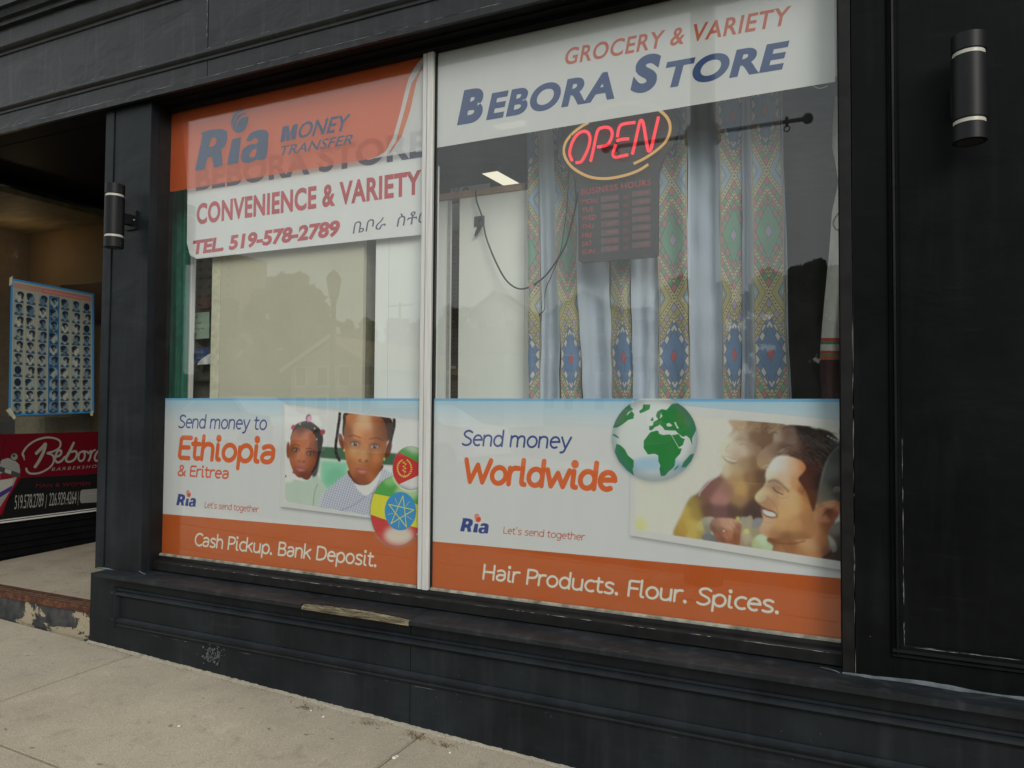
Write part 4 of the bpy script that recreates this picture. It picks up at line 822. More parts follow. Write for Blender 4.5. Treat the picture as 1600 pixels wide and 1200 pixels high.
# bottom rail and sill
SY = -.225; zsl = P(640, 968, SY).z; zse = zsl - .026
mb('bottom_rail', lambda m_: m_.prof([(.03, ZB - .004), (-.012, ZB - .006), (-.016, ZB - .022), (-.05, ZB - .027), (-.056, ZB - .036), (-.06, zsl + .012), (-.03, zsl), (.03, zsl)], x1 + .004, xr0 - .002), M['jamb'])
sx0, sx1 = P(470, 940, SY).x, P(637, 966, SY).x
def sillp(y0=SY): return [(.0, zsl + .006), (y0 + .01, zsl - .004), (y0, zsl - .008), (y0 + .002, zse), (y0 + .02, zse - .004), (0, zse - .004)]
mb('sill_board', lambda m_: m_.prof(sillp(), P(147, 893, SY).x, sx0), M['paint_sill'])
mb('sill_board', lambda m_: m_.prof(sillp(), sx1 + .006, 4.4), M['paint_sill'])
# the broken length: its front edge is split off and bare
bm_ = MB(); n_ = 26; top = []; bot = []
for i in range(n_ + 1):
    x = sx0 + .003 + (sx1 - sx0) * i / n_; dy = SY + .018 + .03 * math.sin(math.pi * min(1, i / n_ * 1.05)) ** .7 + random.uniform(-.004, .004)
    top.append((x, dy)); bot.append((x, SY + .002))
vv = []; ff = []
for i, ((x, dy), _) in enumerate(zip(top, bot)): vv += [(x, 0, zsl + .006), (x, dy, zsl - .003), (x, dy + .003, zsl - .012)]
for i in range(n_): a = 3 * i; ff += [(a, a + 3, a + 4, a + 1), (a + 1, a + 4, a + 5, a + 2)]
bm_.add(vv, ff); bm_.out('split_sill_board', M['paint_sill'], shop)
bm_ = MB(); vv = []; ff = []
for i, (x, dy) in enumerate(top): vv += [(x, dy + .004, zsl - .006 + random.uniform(-.002, .002)), (x, dy - .012, zsl - .016 + random.uniform(-.004, .003)), (x, SY + .001, zsl - .02 + random.uniform(-.003, .002)), (x, SY + .003, zse - .004), (x, 0, zse - .004)]
for i in range(n_): a = 5 * i; ff += [(a + k, a + 5 + k, a + 6 + k, a + 1 + k) for k in range(4)]
bm_.add(vv, ff); o = bm_.out('bare_wood', M['rot'], shop); o['label'] = 'splintered bare wood where the sill edge broke off'
# base panels
BY = -.150; zu0, zu1 = P(400, 960, BY).z, 0; xbj = P(641, 1050, BY).x
zmu = P(179, 917, BY).z; zml = P(178, 968, BY).z; xml = P(178, 940, BY).x
for a, b in ((XA, xbj - .002), (xbj + .002, 1.9), (1.904, 4.4)):
    def fb(m_):
        v = []; 
        for y in (BY, 0.0):
            for x, z in ((a, gz(a, BY) - .05), (b, gz(b, BY) - .05), (b, zse - .005), (a, zse - .005)): v.append((x, y, z))
        m_.add(v, [(0, 1, 2, 3), (7, 6, 5, 4), (0, 4, 5, 1), (1, 5, 6, 2), (2, 6, 7, 3), (3, 7, 4, 0)])
    mb('base_board', fb, M['paint'])
def mld(z, up): s = 1 if up else -1; return [(BY + .004, z), (BY - .012, z), (BY - .018, z - .008 * s), (BY - .012, z - .016 * s), (BY - .022, z - .024 * s), (BY - .026, z - .034 * s), (BY - .014, z - .042 * s), (BY - .008, z - .05 * s), (BY + .004, z - .05 * s)]
mb('base_moulding', lambda m_: m_.prof(mld(zmu, 1), xml, 4.4), M['paint'], smooth='a')
mb('base_moulding', lambda m_: m_.prof(mld(zml - .03, 0), xml, 4.4), M['paint'], smooth='a')
mb('base_moulding', lambda m_: m_.prof([(xml, BY + .004), (xml, BY - .012), (xml + .008, BY - .018), (xml + .016, BY - .012), (xml + .024, BY - .0225), (xml + .034, BY - .0265), (xml + .042, BY - .014), (xml + .05, BY + .004)], zml - .03, zmu - .0005, 'z'), M['paint'], smooth='a')
mb('base_side', lambda m_: m_.box(XA - .004, XA - .0005, BY + .001, .05, gz(XA, 0) - .05, zse - .006), M['paint'])
# chipped paint, putty and scuffs: thin raised flakes along the edges
chips = MB()
def flake(pa, pb, n, nrm, wmin=.0008, wmax=.003, lmin=.01, lmax=.08, dens=None):
    for k in range(n):
        t = random.random(); p = pa.lerp(pb, t)
        if dens and random.random() > dens(t): continue
        d = (pb - pa).normalized(); w = d.cross(nrm).normalized(); l = random.uniform(lmin, lmax) * random.random(); h = random.uniform(wmin, wmax)
        a = p + nrm * .0012 + w * random.uniform(-.0015, .0015); m1 = a + d * l * .5
        chips.add([a - d * l * .5, m1 - w * h * random.uniform(.3, 1), a + d * l, m1 + w * h * random.uniform(.3, 1)], [(0, 1, 2, 3)])
NY = Vector((0, -1, 0)); NZ = Vector((0, 0, 1))
flake(Vector((-5.2, FY - .014, zw_)), Vector((-1.4, FY - .014, zw_)), 110, NY, .0008, .0026, .03, .2)
flake(Vector((-5.2, FY - .012, z_m1 + .029)), Vector((-2.3, FY - .012, z_m1 + .029)), 26, NY, .0006, .0016, .02, .09)
flake(Vector((XJ - .008, FY, z_m1 + .1)), Vector((XJ - .01, FY, z_m1 + .3)), 26, NY, .001, .005, .01, .03)
flake(Vector((P(236, 600, -.075).x, -.0765, zs_)), Vector((P(236, 600, -.075).x, -.0765, zs_ + .25)), 10, NY, .001, .002, .02, .1)
flake(Vector((-3.6, -.0575, ZB - .034)), Vector((-.15, -.0575, ZB - .034)), 60, Vector((0, -.8, .6)), .0008, .002, .01, .09)
flake(Vector((-3.6, SY + .012, zsl - .003)), Vector((1., SY + .012, zsl - .003)), 36, NZ, .0006, .0016, .01, .07)
flake(Vector((xr1, -.1015, zrs)), Vector((xr1, -.1015, ZC + .3)), 26, NY, .0005, .0011, .03, .16)
flake(Vector((xr2 + .036, -.1, zpb)), Vector((xr2 + .036, -.1, ZC - .1)), 34, NY, .0005, .001, .02, .09)
flake(Vector((xr2 + .04, -.1, zpb - .0015)), Vector((1.2, -.1, zpb - .0015)), 26, NY, .0007, .0016, .01, .09)
flake(Vector((-4.0, BY - .0, zml - .045)), Vector((0, BY - .0, zml - .045)), 12, NY, .0006, .001, .02, .14)
scf = MB()
for k in range(120):
    p = P(random.gauss(336, 9), random.gauss(1022, 8), BY - .0013); r_ = random.uniform(.002, .009); A_ = [p + Vector((r_ * random.uniform(.5, 1.1) * math.cos(q_), 0, r_ * random.uniform(.5, 1.1) * math.sin(q_))) for q_ in np.linspace(0, 6.283, 8)[:-1]]
    scf.add([a_ + Vector((0, -.00012 * k, 0)) for a_ in A_], [tuple(range(7))])
for k in range(70):
    p = Vector((random.uniform(-4, 0), BY, random.uniform(gz(0, 0) + .2, zse))); chips.add([p + Vector((0, -.0012, 0)), p + Vector((.002, -.0012, .001)), p + Vector((.0005, -.0012, random.uniform(.002, .006)))], [(0, 1, 2)])
o = chips.out('paint_chips', M['chip'], shop); o['kind'] = 'stuff'
o = scf.out('scuff_mark', simple('grey_scuff', (.075, .085, .09), .7, var=.4, scale=60), shop); o['kind'] = 'stuff'
# smeared sealant
def smear(L_, y, w, up=None):
    ck_ = MB()
    pts = [P(a, b, y) for a, b in L_]; n = len(pts); v = []; f = []
    for i, p in enumerate(pts):
        q = w * (1 if 0 < i < n - 1 else .2) * random.uniform(.6, 1.3); v += [p + Vector((0, -.001, q)), p + Vector((0, -.0055, 0)), p + Vector((0, -.001, -q))]
    for i in range(n - 1): a = 3 * i; f += [(a, a + 3, a + 4, a + 1), (a + 1, a + 4, a + 5, a + 2)]
    ck_.add(v, f); ck_.out('sealant', M['caulk'], shop, smooth='a')
smear([(152, 886), (160, 888), (170, 889), (182, 893), (195, 895), (206, 897), (212, 899)], PY - .004, .005)
vv = []; ff = []; n_ = 90
for i in range(n_ + 1):
    x = xr0 + (2.2 - xr0) * i / n_; w_ = .003 + .003 * abs(math.sin(x * 9) * math.sin(x * 4.1 + .6)) + random.uniform(0, .0015); z = zsl + .001 + .003 * math.sin(x * 13)
    vv += [(x, -.1012, z + w_ * 1.6), (x, -.108, z + w_ * .6), (x, -.112 - w_, z)]
for i in range(n_): a = 3 * i; ff += [(a, a + 3, a + 4, a + 1), (a + 1, a + 4, a + 5, a + 2)]
mesh_obj('sealant', vv, ff, M['caulk'], shop, smooth=True)
smear([(1282, 1042), (1295, 1045), (1308, 1049), (1320, 1056)], -.102, .0022)
smear([(218, 892), (222, 895), (228, 897)], PY, .003)

# crumbling cement fillet between base and pavement
vv = []; ff = []; n_ = 420
for i in range(n_ + 1):
    x = -4.13 + 5.6 * i / n_; w_ = .012 + .016 * abs(math.sin(x * 2.3) * math.sin(x * 5.1 + 1)) + random.uniform(0, .006); z = gz(x, BY)
    vv += [(x, BY - .0006, z + .006 + random.uniform(0, .004)), (x, BY - w_ * .5, z + .004 + random.uniform(0, .002)), (x, BY - w_, z - .001)]
for i in range(n_): a = 3 * i; ff += [(a, a + 3, a + 4, a + 1), (a + 1, a + 4, a + 5, a + 2)]
o = mesh_obj('cement_fillet', vv, ff, concrete('old_cement', (.36, .33, .26), False, 1.8), shop)
# ------------------------------------------------------------------ the two panes
win = thing('display_window', 'large two-pane shop window with slim aluminium mullion above the painted sill', 'window', (-1.93, 0, ZB))
mb('glass_pane', lambda m_: m_.box(XL0, XL1, 0, .006, ZB, ZT), M['glass'], win)
mb('glass_pane', lambda m_: m_.box(XR0, XR1, 0, .006, ZB, ZT), M['glass'], win)
xm = (XL1 + XR0) / 2; mw = (XR0 - XL1) / 2 - .0055
mb('mullion', lambda m_: m_.prof([(xm - mw, .03), (xm - mw, -.016), (xm - mw + .003, -.019), (xm - .008, -.019), (xm - .007, -.014), (xm - .002, -.014), (xm - .001, -.022), (xm + mw - .003, -.022), (xm + mw, -.018), (xm + mw, .03)], ZB - .006, ZT + .01, 'z'), M['alu'], win)
mb('glazing_bead', lambda m_: m_.prof([(-.013, ZB - .006), (-.013, ZB + .001), (-.003, ZB + .006), (-.001, ZB + .006), (-.001, ZB - .006)], XL0, XL1 - .002), M['bead'], win)
mb('glazing_bead', lambda m_: m_.prof([(-.013, ZB - .006), (-.013, ZB + .001), (-.003, ZB + .006), (-.001, ZB + .006), (-.001, ZB - .006)], XR0 + .002, XR1), M['bead'], win)
mb('glazing_seal', lambda m_: [m_.box(XR0 - .012, XR0 + .002, -.004, .02, ZB, ZT), m_.box(XL0 - .003, XL0 + .004, -.003, .02, ZB, ZT)], M['gap'], win)

# ------------------------------------------------------------------ signs in the panes
zl = P(262, 300, YS).z; zl = (zl + P(668, 234, YS).z) / 2
def top_left():
    cv = Cv(XL0 + .001, XL1 - .001, zl, ZT - .002, 700, cvp, K(206, 208, 206))
    cv.poly([(200, 100), (700, 20), (668, 91), (655, 97), (638, 124), (626, 172), (614, 215), (602, 237), (587, 246), (560, 252), (240, 306), (200, 300)], K(196, 84, 24))
    wl = [(584, 249), (602, 240), (616, 215), (628, 172), (640, 125), (656, 98), (670, 89)]; cv.line(wl, 7.5, K(220, 222, 214))
    for i in range(14):
        pass
    A = cv.pts([(606, 241), (619, 219), (631, 176), (643, 130), (663, 97), (650, 130), (641, 172), (628, 212), (612, 236)]); cv.lay(cv.mask(A, 0), K(206, 100, 52))
    return cv.image('top_left_sign_print')
t = thing('transfer_sign', 'orange translucent window sign with blue logo, MONEY TRANSFER and white swoosh', 'sign', (-2.86, YS, zl))
sheet('printed_film', XL0 + .001, XL1 - .001, zl, ZT - .002, YS, vinyl('top_left_film', top_left(), thru=.42, lift=.6), t)
nvf = vinyl('navy_film', col=(.035, .07, .17), thru=.1); YL = YS - .0006
def lpoly(name, L_, holes, parent, mat):
    """logo shape with holes as a flat cut-out"""
    A = [P(*lg(*q), YL) for q in L_]; bm = bmesh.new()
    vs_ = [bm.verts.new(p) for p in A]; ed = [bm.edges.new((vs_[i], vs_[(i + 1) % len(vs_)])) for i in range(len(vs_))]
    for h in holes:
        hv = [bm.verts.new(P(*lg(*q), YL)) for q in h]; ed += [bm.edges.new((hv[i], hv[(i + 1) % len(hv)])) for i in range(len(hv))]
    bmesh.ops.triangle_fill(bm, use_beauty=True, use_dissolve=False, edges=ed); return MB().frombm(bm).out(name, mat, parent)
spl = lambda L_: [tuple(q) for q in Cv.spline(np.array(L_, float), 4)]
lpoly('logo_letter', LOGO_R, [LOGO_RH], t, nvf); lpoly('logo_letter', LOGO_I, [], t, nvf); lpoly('logo_letter', spl(LOGO_A), [spl(LOGO_AH)], t, nvf)
cres = [[(406, 262), (412, 200), (440, 150), (490, 120), (528, 128), (480, 148), (438, 200), (422, 255), (418, 285)], [(420, 292), (436, 220), (470, 172), (520, 150), (550, 152), (500, 178), (460, 225), (438, 300), (434, 312)], [(440, 318), (462, 240), (500, 196), (556, 186), (556, 230), (540, 280), (510, 318), (475, 328)]]
for c_ in cres: lpoly('logo_ball', spl(c_), [], t, nvf)
lpoly('lettering', [(845, 412), (868, 274), (922, 263), (930, 335), (960, 256), (1004, 247), (982, 386), (938, 393), (952, 312), (926, 398), (896, 402), (896, 318), (884, 406)], [], t, nvf)
letter('lettering', 'ONEY', (466, 217), (549, 203), (466, 192), nvf, t, YL, .35, .02)
letter('lettering', 'TRANSFER', (439, 243.5), (551, 225), (439, 228.5), nvf, t, YL, .35, .012)
# paper banner hung behind it
YB = .035; t = thing('shop_banner', 'white paper banner with red CONVENIENCE & VARIETY and telephone number', 'sign', (-2.9, YB, P(300, 402, YB).z))
bt = [P(285, 192, YB), P(293, 300, YB), P(292, 380, YB), P(297, 399, YB), P(308, 404.5, YB), P(400, 394, YB), P(520, 381, YB), P(605, 372, YB), P(668, 366, YB), P(700, 363, YB), P(700, 108, YB)]
bt = [Vector((min(p.x, XL1 + .02), p.y, p.z)) for p in bt]
M['paper'] = simple('white_paper', (.78, .79, .79), .6, var=.03, scale=4, bump=.3)
mesh_obj('paper_sheet', bt, [tuple(range(len(bt)))[::-1]], M['paper'], t)
inkb = simple('faded_navy_ink', (.085, .09, .17), .6, var=.2, scale=12); inkr = simple('faded_red_ink', (.52, .06, .075), .6, var=.15, scale=12)
letter('lettering', 'BEBORA STORE', (306, 299), (667, 245), (306, 262), inkb, t, YB - .001, 0, .035, 1.05)
letter('lettering', 'CONVENIENCE & VARIETY', (307, 351.5), (658, 303.5), (307, 318.5), inkr, t, YB - .001, 0, .035, 1.06)
letter('lettering', 'TEL. 519-578-2789', (301, 399), (531, 369), (301, 376), inkr, t, YB - .001, .12, .045)
letter('lettering', 'ቤቦራ  ስቶር', (551, 367), (667, 349), (551, 346), inkb, t, YB - .001, .15, .0)
# big white sign
zr = (P(688, 230, YS).z + P(1306, 127.5, YS).z) / 2
t = thing('shop_sign', 'white translucent sign film with blue store name below GROCERY & VARIETY', 'sign', (-1, YS, zr))
sheet('white_film', XR0 + .004, XR1 - .009, zr, ZT - .002, YS, vinyl('white_film', col=(.74, .745, .74), thru=.1), t)
sheet('film_edge', XR1 - .0085, XR1 - .003, zr + .02, ZT - .002, YS, vinyl('film_edge', col=(.55, .55, .5), thru=.2), t)
bl_ = vinyl('blue_letter_film', col=(.028, .068, .21), thru=.04); rd_ = vinyl('rust_letter_film', col=tuple(K(160, 82, 64)), thru=.04)
letter('lettering', 'B', (714, 196), (755, 189.5), (714, 143), bl_, t, YL, .22, .055)
letter('lettering', 'EBORA', (759.5, 188.5), (960, 154.5), (759.5, 147), bl_, t, YL, .22, .042, 1.12)
letter('lettering', 'S', (985, 147.5), (1033, 141), (985, 89), bl_, t, YL, .22, .055)
letter('lettering', 'TORE', (1040, 138.5), (1234, 107), (1040, 97), bl_, t, YL, .22, .042, 1.08)
letter('lettering', 'GROCERY & VARIETY', (883, 102), (1237, 38), (883, 76), rd_, t, YL, .22, .018, 1.08)
# ------------------------------------------------------------------ shop interior
RX0, RX1, RY1, RZ0, RZ1 = -4.095, 3.2, 5.5, ZC - 1.25, ZC + 2.3
M['room'] = simple('room_wall', (.20, .21, .19), .8, var=.1, scale=3); M['ceil'] = simple('room_ceiling', (.3, .3, .28), .9, var=.1, scale=6); M['floor'] = simple('room_floor', (.12, .1, .08), .5, var=.3, scale=5)
def struct(name, fn, mat):
    m_ = MB(); fn(m_); return tagit(m_.out(name, mat), kind='structure')
struct('shop_floor', lambda m_: m_.box(RX0, RX1, .04, RY1, RZ0 - .05, RZ0), M['floor'])
struct('shop_ceiling', lambda m_: m_.box(RX0, RX1, .04, RY1, RZ1, RZ1 + .05), M['ceil'])
struct('shop_wall_back', lambda m_: m_.box(RX0, RX1, RY1, RY1 + .05, RZ0, RZ1), M['room'])
struct('shop_wall_left', lambda m_: m_.box(RX0 - .05, RX0, .04, RY1, RZ0, RZ1), M['room'])
struct('shop_wall_right', lambda m_: m_.box(RX1, RX1 + .05, .04, RY1, RZ0, RZ1), M['room'])
def px0(px, y, py=500): return P(px, py, y).x
def pz0(px, py, y): return P(px, py, y).z
M['white'] = simple('white_board', (.88, .90, .85), .5, var=.03, scale=3, bump=.02); M['white2'] = simple('white_board_cool', (.86, .88, .86), .5, var=.03, scale=3, bump=.02); M['beige'] = simple('beige_board', (.56, .535, .42), .6, var=.04, scale=3, bump=.02)
YP = .34; YQP = .075; zp0 = ZC - .95
zt1 = pz0(741, 307, YP)
pt = thing('display_partition', 'white board display partition with wood capping behind the right pane', 'partition', (px0(770, YP), YP, zp0))
def part(name, fn, mat, parent, smooth=False, label=None):
    m_ = MB(); fn(m_); o = m_.out(name, mat, parent, smooth)
    if label: o['label'] = label
    return o
part('panel', lambda m_: m_.box(px0(716.5, YP), px0(819, YP), YP, YP + .02, zp0, zt1, .001), M['white'], pt)
part('panel', lambda m_: m_.box(px0(819, YP) + .002, px0(838, YP), YP - .001, YP + .02, zp0, zt1 + .0, .001), M['white'], pt)
part('panel', lambda m_: m_.box(px0(684, YP), px0(702, YP), YP + .001, YP + .02, zp0, zt1 - .002, .001), M['white2'], pt)
part('panel', lambda m_: m_.box(px0(606.5, YQP), px0(681, YQP), YQP + .001, YQP + .02, zp0, ZC + 1.2, .001), M['white2'], pt)
part('panel', lambda m_: m_.box(px0(586, YQP), px0(606.5, YQP) - .002, YQP, YQP + .02, zp0, ZC + 1.2, .001), M['white2'], pt)
part('wood_capping', lambda m_: m_.box(px0(686, YP), px0(820, YP), YP - .012, YP + .05, zt1 + .001, zt1 + .034, .002), M['wood'], pt)
part('edge_strip', lambda m_: m_.box(px0(699, YP), px0(702.5, YP), YP - .006, YP + .0, zp0, zt1 - .004), simple('grey_trim', (.4, .4, .39), .5), pt)
def pegm():
    t_ = NT('pegboard'); c = t_.coord(); sp = t_.n('SeparateXYZ'); t_.l(c, sp.inputs[0])
    def per(o_): return t_.math('SUBTRACT', t_.math('FRACT', t_.math('DIVIDE', o_, .0254)), .5)
    a, b = per(sp.outputs[0]), per(sp.outputs[2]); d = t_.math('SQRT', t_.math('ADD', t_.math('MULTIPLY', a, a), t_.math('MULTIPLY', b, b)))
    return t_.done(t_.bsdf(t_.mix(t_.math('LESS_THAN', d, .14), (.2, .15, .09), (.01, .01, .01)), .7))
pg = thing('pegboard', 'brown perforated pegboard seen in the narrow gap between white boards', 'pegboard', (px0(709, .75), .75, zp0))
part('board', lambda m_: m_.box(px0(690, .75), px0(724, .75), .75, .765, zp0, pz0(709, 386, .75)), pegm(), pg)
part('top_strip', lambda m_: m_.box(px0(690, .75), px0(724, .75), .745, .765, pz0(709, 385, .75), pz0(709, 362, .75)), M['wood'], pg)
part('white_header', lambda m_: m_.box(px0(690, .75), px0(724, .75), .748, .765, pz0(709, 361, .75), pz0(709, 318, .75)), M['white2'], pg)
tg = MB(); q = P(708, 574, .74); tg.box(q.x - .012, q.x + .022, .735, .737, q.z - .008, q.z + .008); tagit(tg.out('price_tag', M['paper']), 'small white price tag on the brown pegboard', 'tag')
# beige board on the left
bb = thing('beige_partition', 'beige painted board partition behind the left pane', 'partition', (px0(450, .085), .085, zp0))
part('panel', lambda m_: m_.box(px0(344, .085), px0(567, .085), .085, .11, zp0, ZC + 1.3, .001), M['beige'], bb)
part('panel', lambda m_: m_.box(px0(330.5, .085), px0(344, .085) - .002, .083, .108, zp0, ZC + 1.3, .001), simple('cream_edge', (.62, .6, .46), .6), bb)
part('side_panel', lambda m_: m_.box(px0(567, .085) - .022, px0(567, .085) - .001, .111, .42, zp0, ZC + 1.3), simple('shaded_side', (.2, .19, .13), .7), bb)  # side board in a darker colour that stands in for shade in the gap
# left corner: curtain, post, notes
cu = MB(); v = []; f = []; n = 60
for i in range(n + 1):
    x = px0(262, .2) + (px0(291, .2) - px0(262, .2)) * i / n; y = .2 + .018 * math.sin(i * .75) + .01 * math.sin(i * .31)
    v += [(x, y, ZC - .9), (x + .006 * math.sin(i), y + .01, ZC + .4), (x, y, ZC + 1.35)]
for i in range(n): f += [(3 * i, 3 * i + 3, 3 * i + 4, 3 * i + 1), (3 * i + 1, 3 * i + 4, 3 * i + 5, 3 * i + 2)]
cu.add(v, f); o = cu.out('green_curtain', simple('green_cloth', (.012, .17, .11), .8, var=.25, scale=16), smooth=True); tagit(o, 'narrow green curtain hanging at the left edge of the window', 'curtain')
tagit(MB().tube([P(290, 340, .22), P(289.5, 480, .22), P(286, 560, .22), P(284, 640, .22)], [.006, .01, .014, .012], 6).out('red_cord', simple('red_braid', (.16, .03, .02), .8, var=.4, scale=50), smooth=True), 'dark red braided cord between green curtain and white post', 'cord')
tagit(MB().box(px0(293, .24), px0(298, .24), .24, .27, zp0, ZC + 1.3, .002).out('white_post', M['white']), 'slim white post beside the green curtain', 'post')
sh = thing('back_shelf', 'dark shelving unit behind the left window corner', 'shelf', (px0(314, .4), .4, zp0))
dk = simple('dark_wood', (.06, .05, .04), .6, var=.3, scale=12)
part('back_panel', lambda m_: m_.box(max(RX0 + .002, px0(296, .43)), px0(345, .43), .43, .45, zp0, ZC + 1.2), simple('shelf_back', (.13, .12, .1), .7, var=.2), sh)
for py in (592, 485, 430): part('shelf_board', lambda m_: m_.box(max(RX0 + .002, px0(296, .37)), px0(345, .37), .37, .43, pz0(310, py, .37) - .012, pz0(310, py, .37)), dk, sh)
bk = MB(); b0, b1 = P(300, 482, .36), P(333, 460, .36)
bk.add([(b0.x + .03, .36, b0.z), (b1.x - .02, .36, b0.z), (b1.x + .02, .36, b1.z), (b0.x - .02, .36, b1.z), (b0.x + .03, .42, b0.z), (b1.x - .02, .42, b0.z), (b1.x + .02, .425, b1.z), (b0.x - .02, .425, b1.z)], [(0, 1, 2, 3), (1, 5, 6, 2), (5, 4, 7, 6), (4, 0, 3, 7), (0, 4, 5, 1)])
tagit(bk.out('basket', simple('maroon_basket', (.1, .018, .015), .7, var=.4, scale=60)), 'maroon basket on the shelf in the left window corner', 'basket')
def note(name, x0, y0, x1, y1, y, col, label, lines, ink, cat='note'):
    a, b = P(x0, y1, y), P(x1, y0, y); t_ = thing(name, label, cat, (a.x, y, a.z)); w = b.x - a.x; h = b.z - a.z
    c_ = [Vector((a.x, y, a.z)), Vector((b.x, y, a.z + h * .03)), Vector((b.x - w * .01, y, b.z)), Vector((a.x + w * .01, y, b.z - h * .02))]
    mesh_obj('paper_sheet', c_, [(0, 1, 2, 3)], simple(name + '_paper', col, .7, var=.05), t_)
    for k, s_ in enumerate(lines):
        v_, f_ = font_mesh(s_, 0, -.005); lo, hi = v_.min(0), v_.max(0); hh = h / (len(lines) + .6); sc_ = min(hh * .62, w * .86 / (hi[0] - lo[0]))
        mesh_obj('lettering', [Vector((a.x + w * .07 + p[0] * sc_, y - .001, b.z - hh * (k + .95) + p[1] * sc_)) for p in v_], f_, ink, t_)
    return t_
gi = simple('green_marker', (.03, .12, .07), .7)
note('handwritten_note', 296, 487, 327.5, 531, .35, (.42, .58, .46), 'pale green handwritten note about wearing a mask', ['MASK', 'Must wear', 'entering the', 'Store'], gi)
note('blue_card', 300, 543, 327, 566, .35, (.05, .09, .24), 'small blue printed card below the green note', ['Thank you', 'for shopping'], simple('pale_ink', (.3, .36, .5), .7), 'card')
wc = MB(); a = P(309, 570, .34)
for k in range(12):
    t0 = k / 11; 
    wc.add([P(309 + 20 * t0, 570 - 1.5 * t0, .34 + .012 * math.sin(k)), P(309 + 20 * min(1, t0 + .09), 570 - 1.5 * t0, .34 + .012 * math.sin(k + 1)), P(309 + 20 * min(1, t0 + .09), 568 - 16 * min(1, t0 + .1) ** .7, .34), P(309 + 20 * t0, 568 - 16 * t0 ** .7, .34)], [(0, 1, 2, 3)])
tagit(wc.out('white_cloth', M['white2']), 'crumpled white cloth lying on the corner shelf', 'cloth')
# plug plate and cables
sk = thing('wall_socket', 'grey square socket plate with plug on the white board', 'socket', tuple(P(749, 346, YP - .004)))
a, b = P(741.5, 354, YP - .004), P(757, 337, YP - .004); gp = simple('grey_plastic', (.07, .06, .06), .4)
part('cover_plate', lambda m_: m_.box(a.x, b.x, YP - .01, YP - .001, a.z, b.z, .002), gp, sk)
part('plug', lambda m_: [m_.tube([P(754, 340, YP - .03), P(751, 352, YP - .03), P(746, 362, YP - .03), P(742, 369, YP - .02)], [.008, .012, .01, .004], 8)], simple('dark_plug', (.03, .028, .028), .4), sk)
YN = .115; blk = simple('cable_rubber', (.02, .02, .02), .4)
def cable(pts, label, r=.0032):
    A = Cv.spline(np.array([tuple(P(x, y, d)) for x, y, d in pts]), 8, False); tagit(MB().tube(A, r, 6).out('power_cable', blk, smooth=True), label, 'cable', 'cables of the neon sign')
cable([(743, 297, .32), (745, 315, .3), (753, 338, .3), (760, 372, .3), (776, 412, .29), (792, 439, .28), (810, 451, .27), (828, 448, .26), (850, 433, .24), (868, 410, .22), (884, 382, .2), (893, 350, .17), (900, 320, .14), (903, 300, .13)], 'black cable looping from the socket plate up to the sign', .0042)
cable([(896, 172, .09), (893, 210, .09), (889, 260, .1), (886, 320, .16), (879, 376, .2), (874, 400, .22), (862, 430, .24), (852, 455, .25), (851, 482, .25), (845, 490, .27), (838, 500, .28)], 'thin black cable hanging down along the left side of the sign', .0024)
tagit(MB().tube(Cv.spline(np.array([tuple(P(x, y, .095)) for x, y in [(918, 200), (916, 230), (911, 255), (909, 280)]]), 6, False), .0014, 5).out('hanging_wire', blk), 'short thin wire in front of the glowing letter O', 'wire')

# ------------------------------------------------------------------ lit OPEN sign with the hours board
z7 = lambda x, y: (880 + x * .225, 150 + y * .225)
ns = thing('open_sign', 'glowing red OPEN sign in yellow oval with business hours board below', 'sign', tuple(P(975, 405, YN)))
outl = [(-32, 350), (-5, 240), (90, 125), (250, 40), (460, 3), (640, 18), (760, 95), (800, 215), (765, 330), (700, 420), (662, 530), (658, 800), (656, 1100), (640, 1116), (380, 1138), (125, 1158), (105, 1145), (104, 900), (102, 650), (82, 570), (15, 505), (-25, 430)]
fr_ = [P(*z7(*q), YN) for q in outl]; bm = bmesh.new(); vs_ = [bm.verts.new(p) for p in fr_]; fc = bm.faces.new(vs_)
ex = bmesh.ops.extrude_face_region(bm, geom=[fc]); bmesh.ops.translate(bm, verts=[g for g in ex['geom'] if isinstance(g, bmesh.types.BMVert)], vec=(0, .022, 0)); bmesh.ops.triangulate(bm, faces=[f_ for f_ in bm.faces if len(f_.verts) > 4])
MB().frombm(bm).out('backing_board', simple('sign_board_grey', (.035, .038, .036), .35, var=.1), ns)
def tube(name, L_, y, r, mat, closed=False, n=8):
    A = Cv.spline(np.array([tuple(P(*z7(*q), y)) for q in L_]), n, closed); return MB().tube(A, r, 8, closed).out(name, mat, ns, smooth=True)
red = emit('neon_red', (1.0, .055, .07), 1.1); yel = emit('neon_amber', (.9, .52, .17), .62); redc = emit('neon_red_core', (1., .22, .2), 1.25)
YT = YN - .022
tube('oval_tube', [(590, 475), (520, 518), (420, 553), (300, 573), (190, 563), (100, 522), (40, 470), (6, 400), (14, 330), (60, 265), (130, 210), (175, 185)], YT, .0062, yel)
tube('oval_tube', [(150, 155), (210, 115), (300, 75), (400, 53), (500, 50), (600, 65), (680, 108), (730, 165), (742, 235), (712, 315), (650, 375), (570, 430), (490, 470)], YT, .0062, yel)
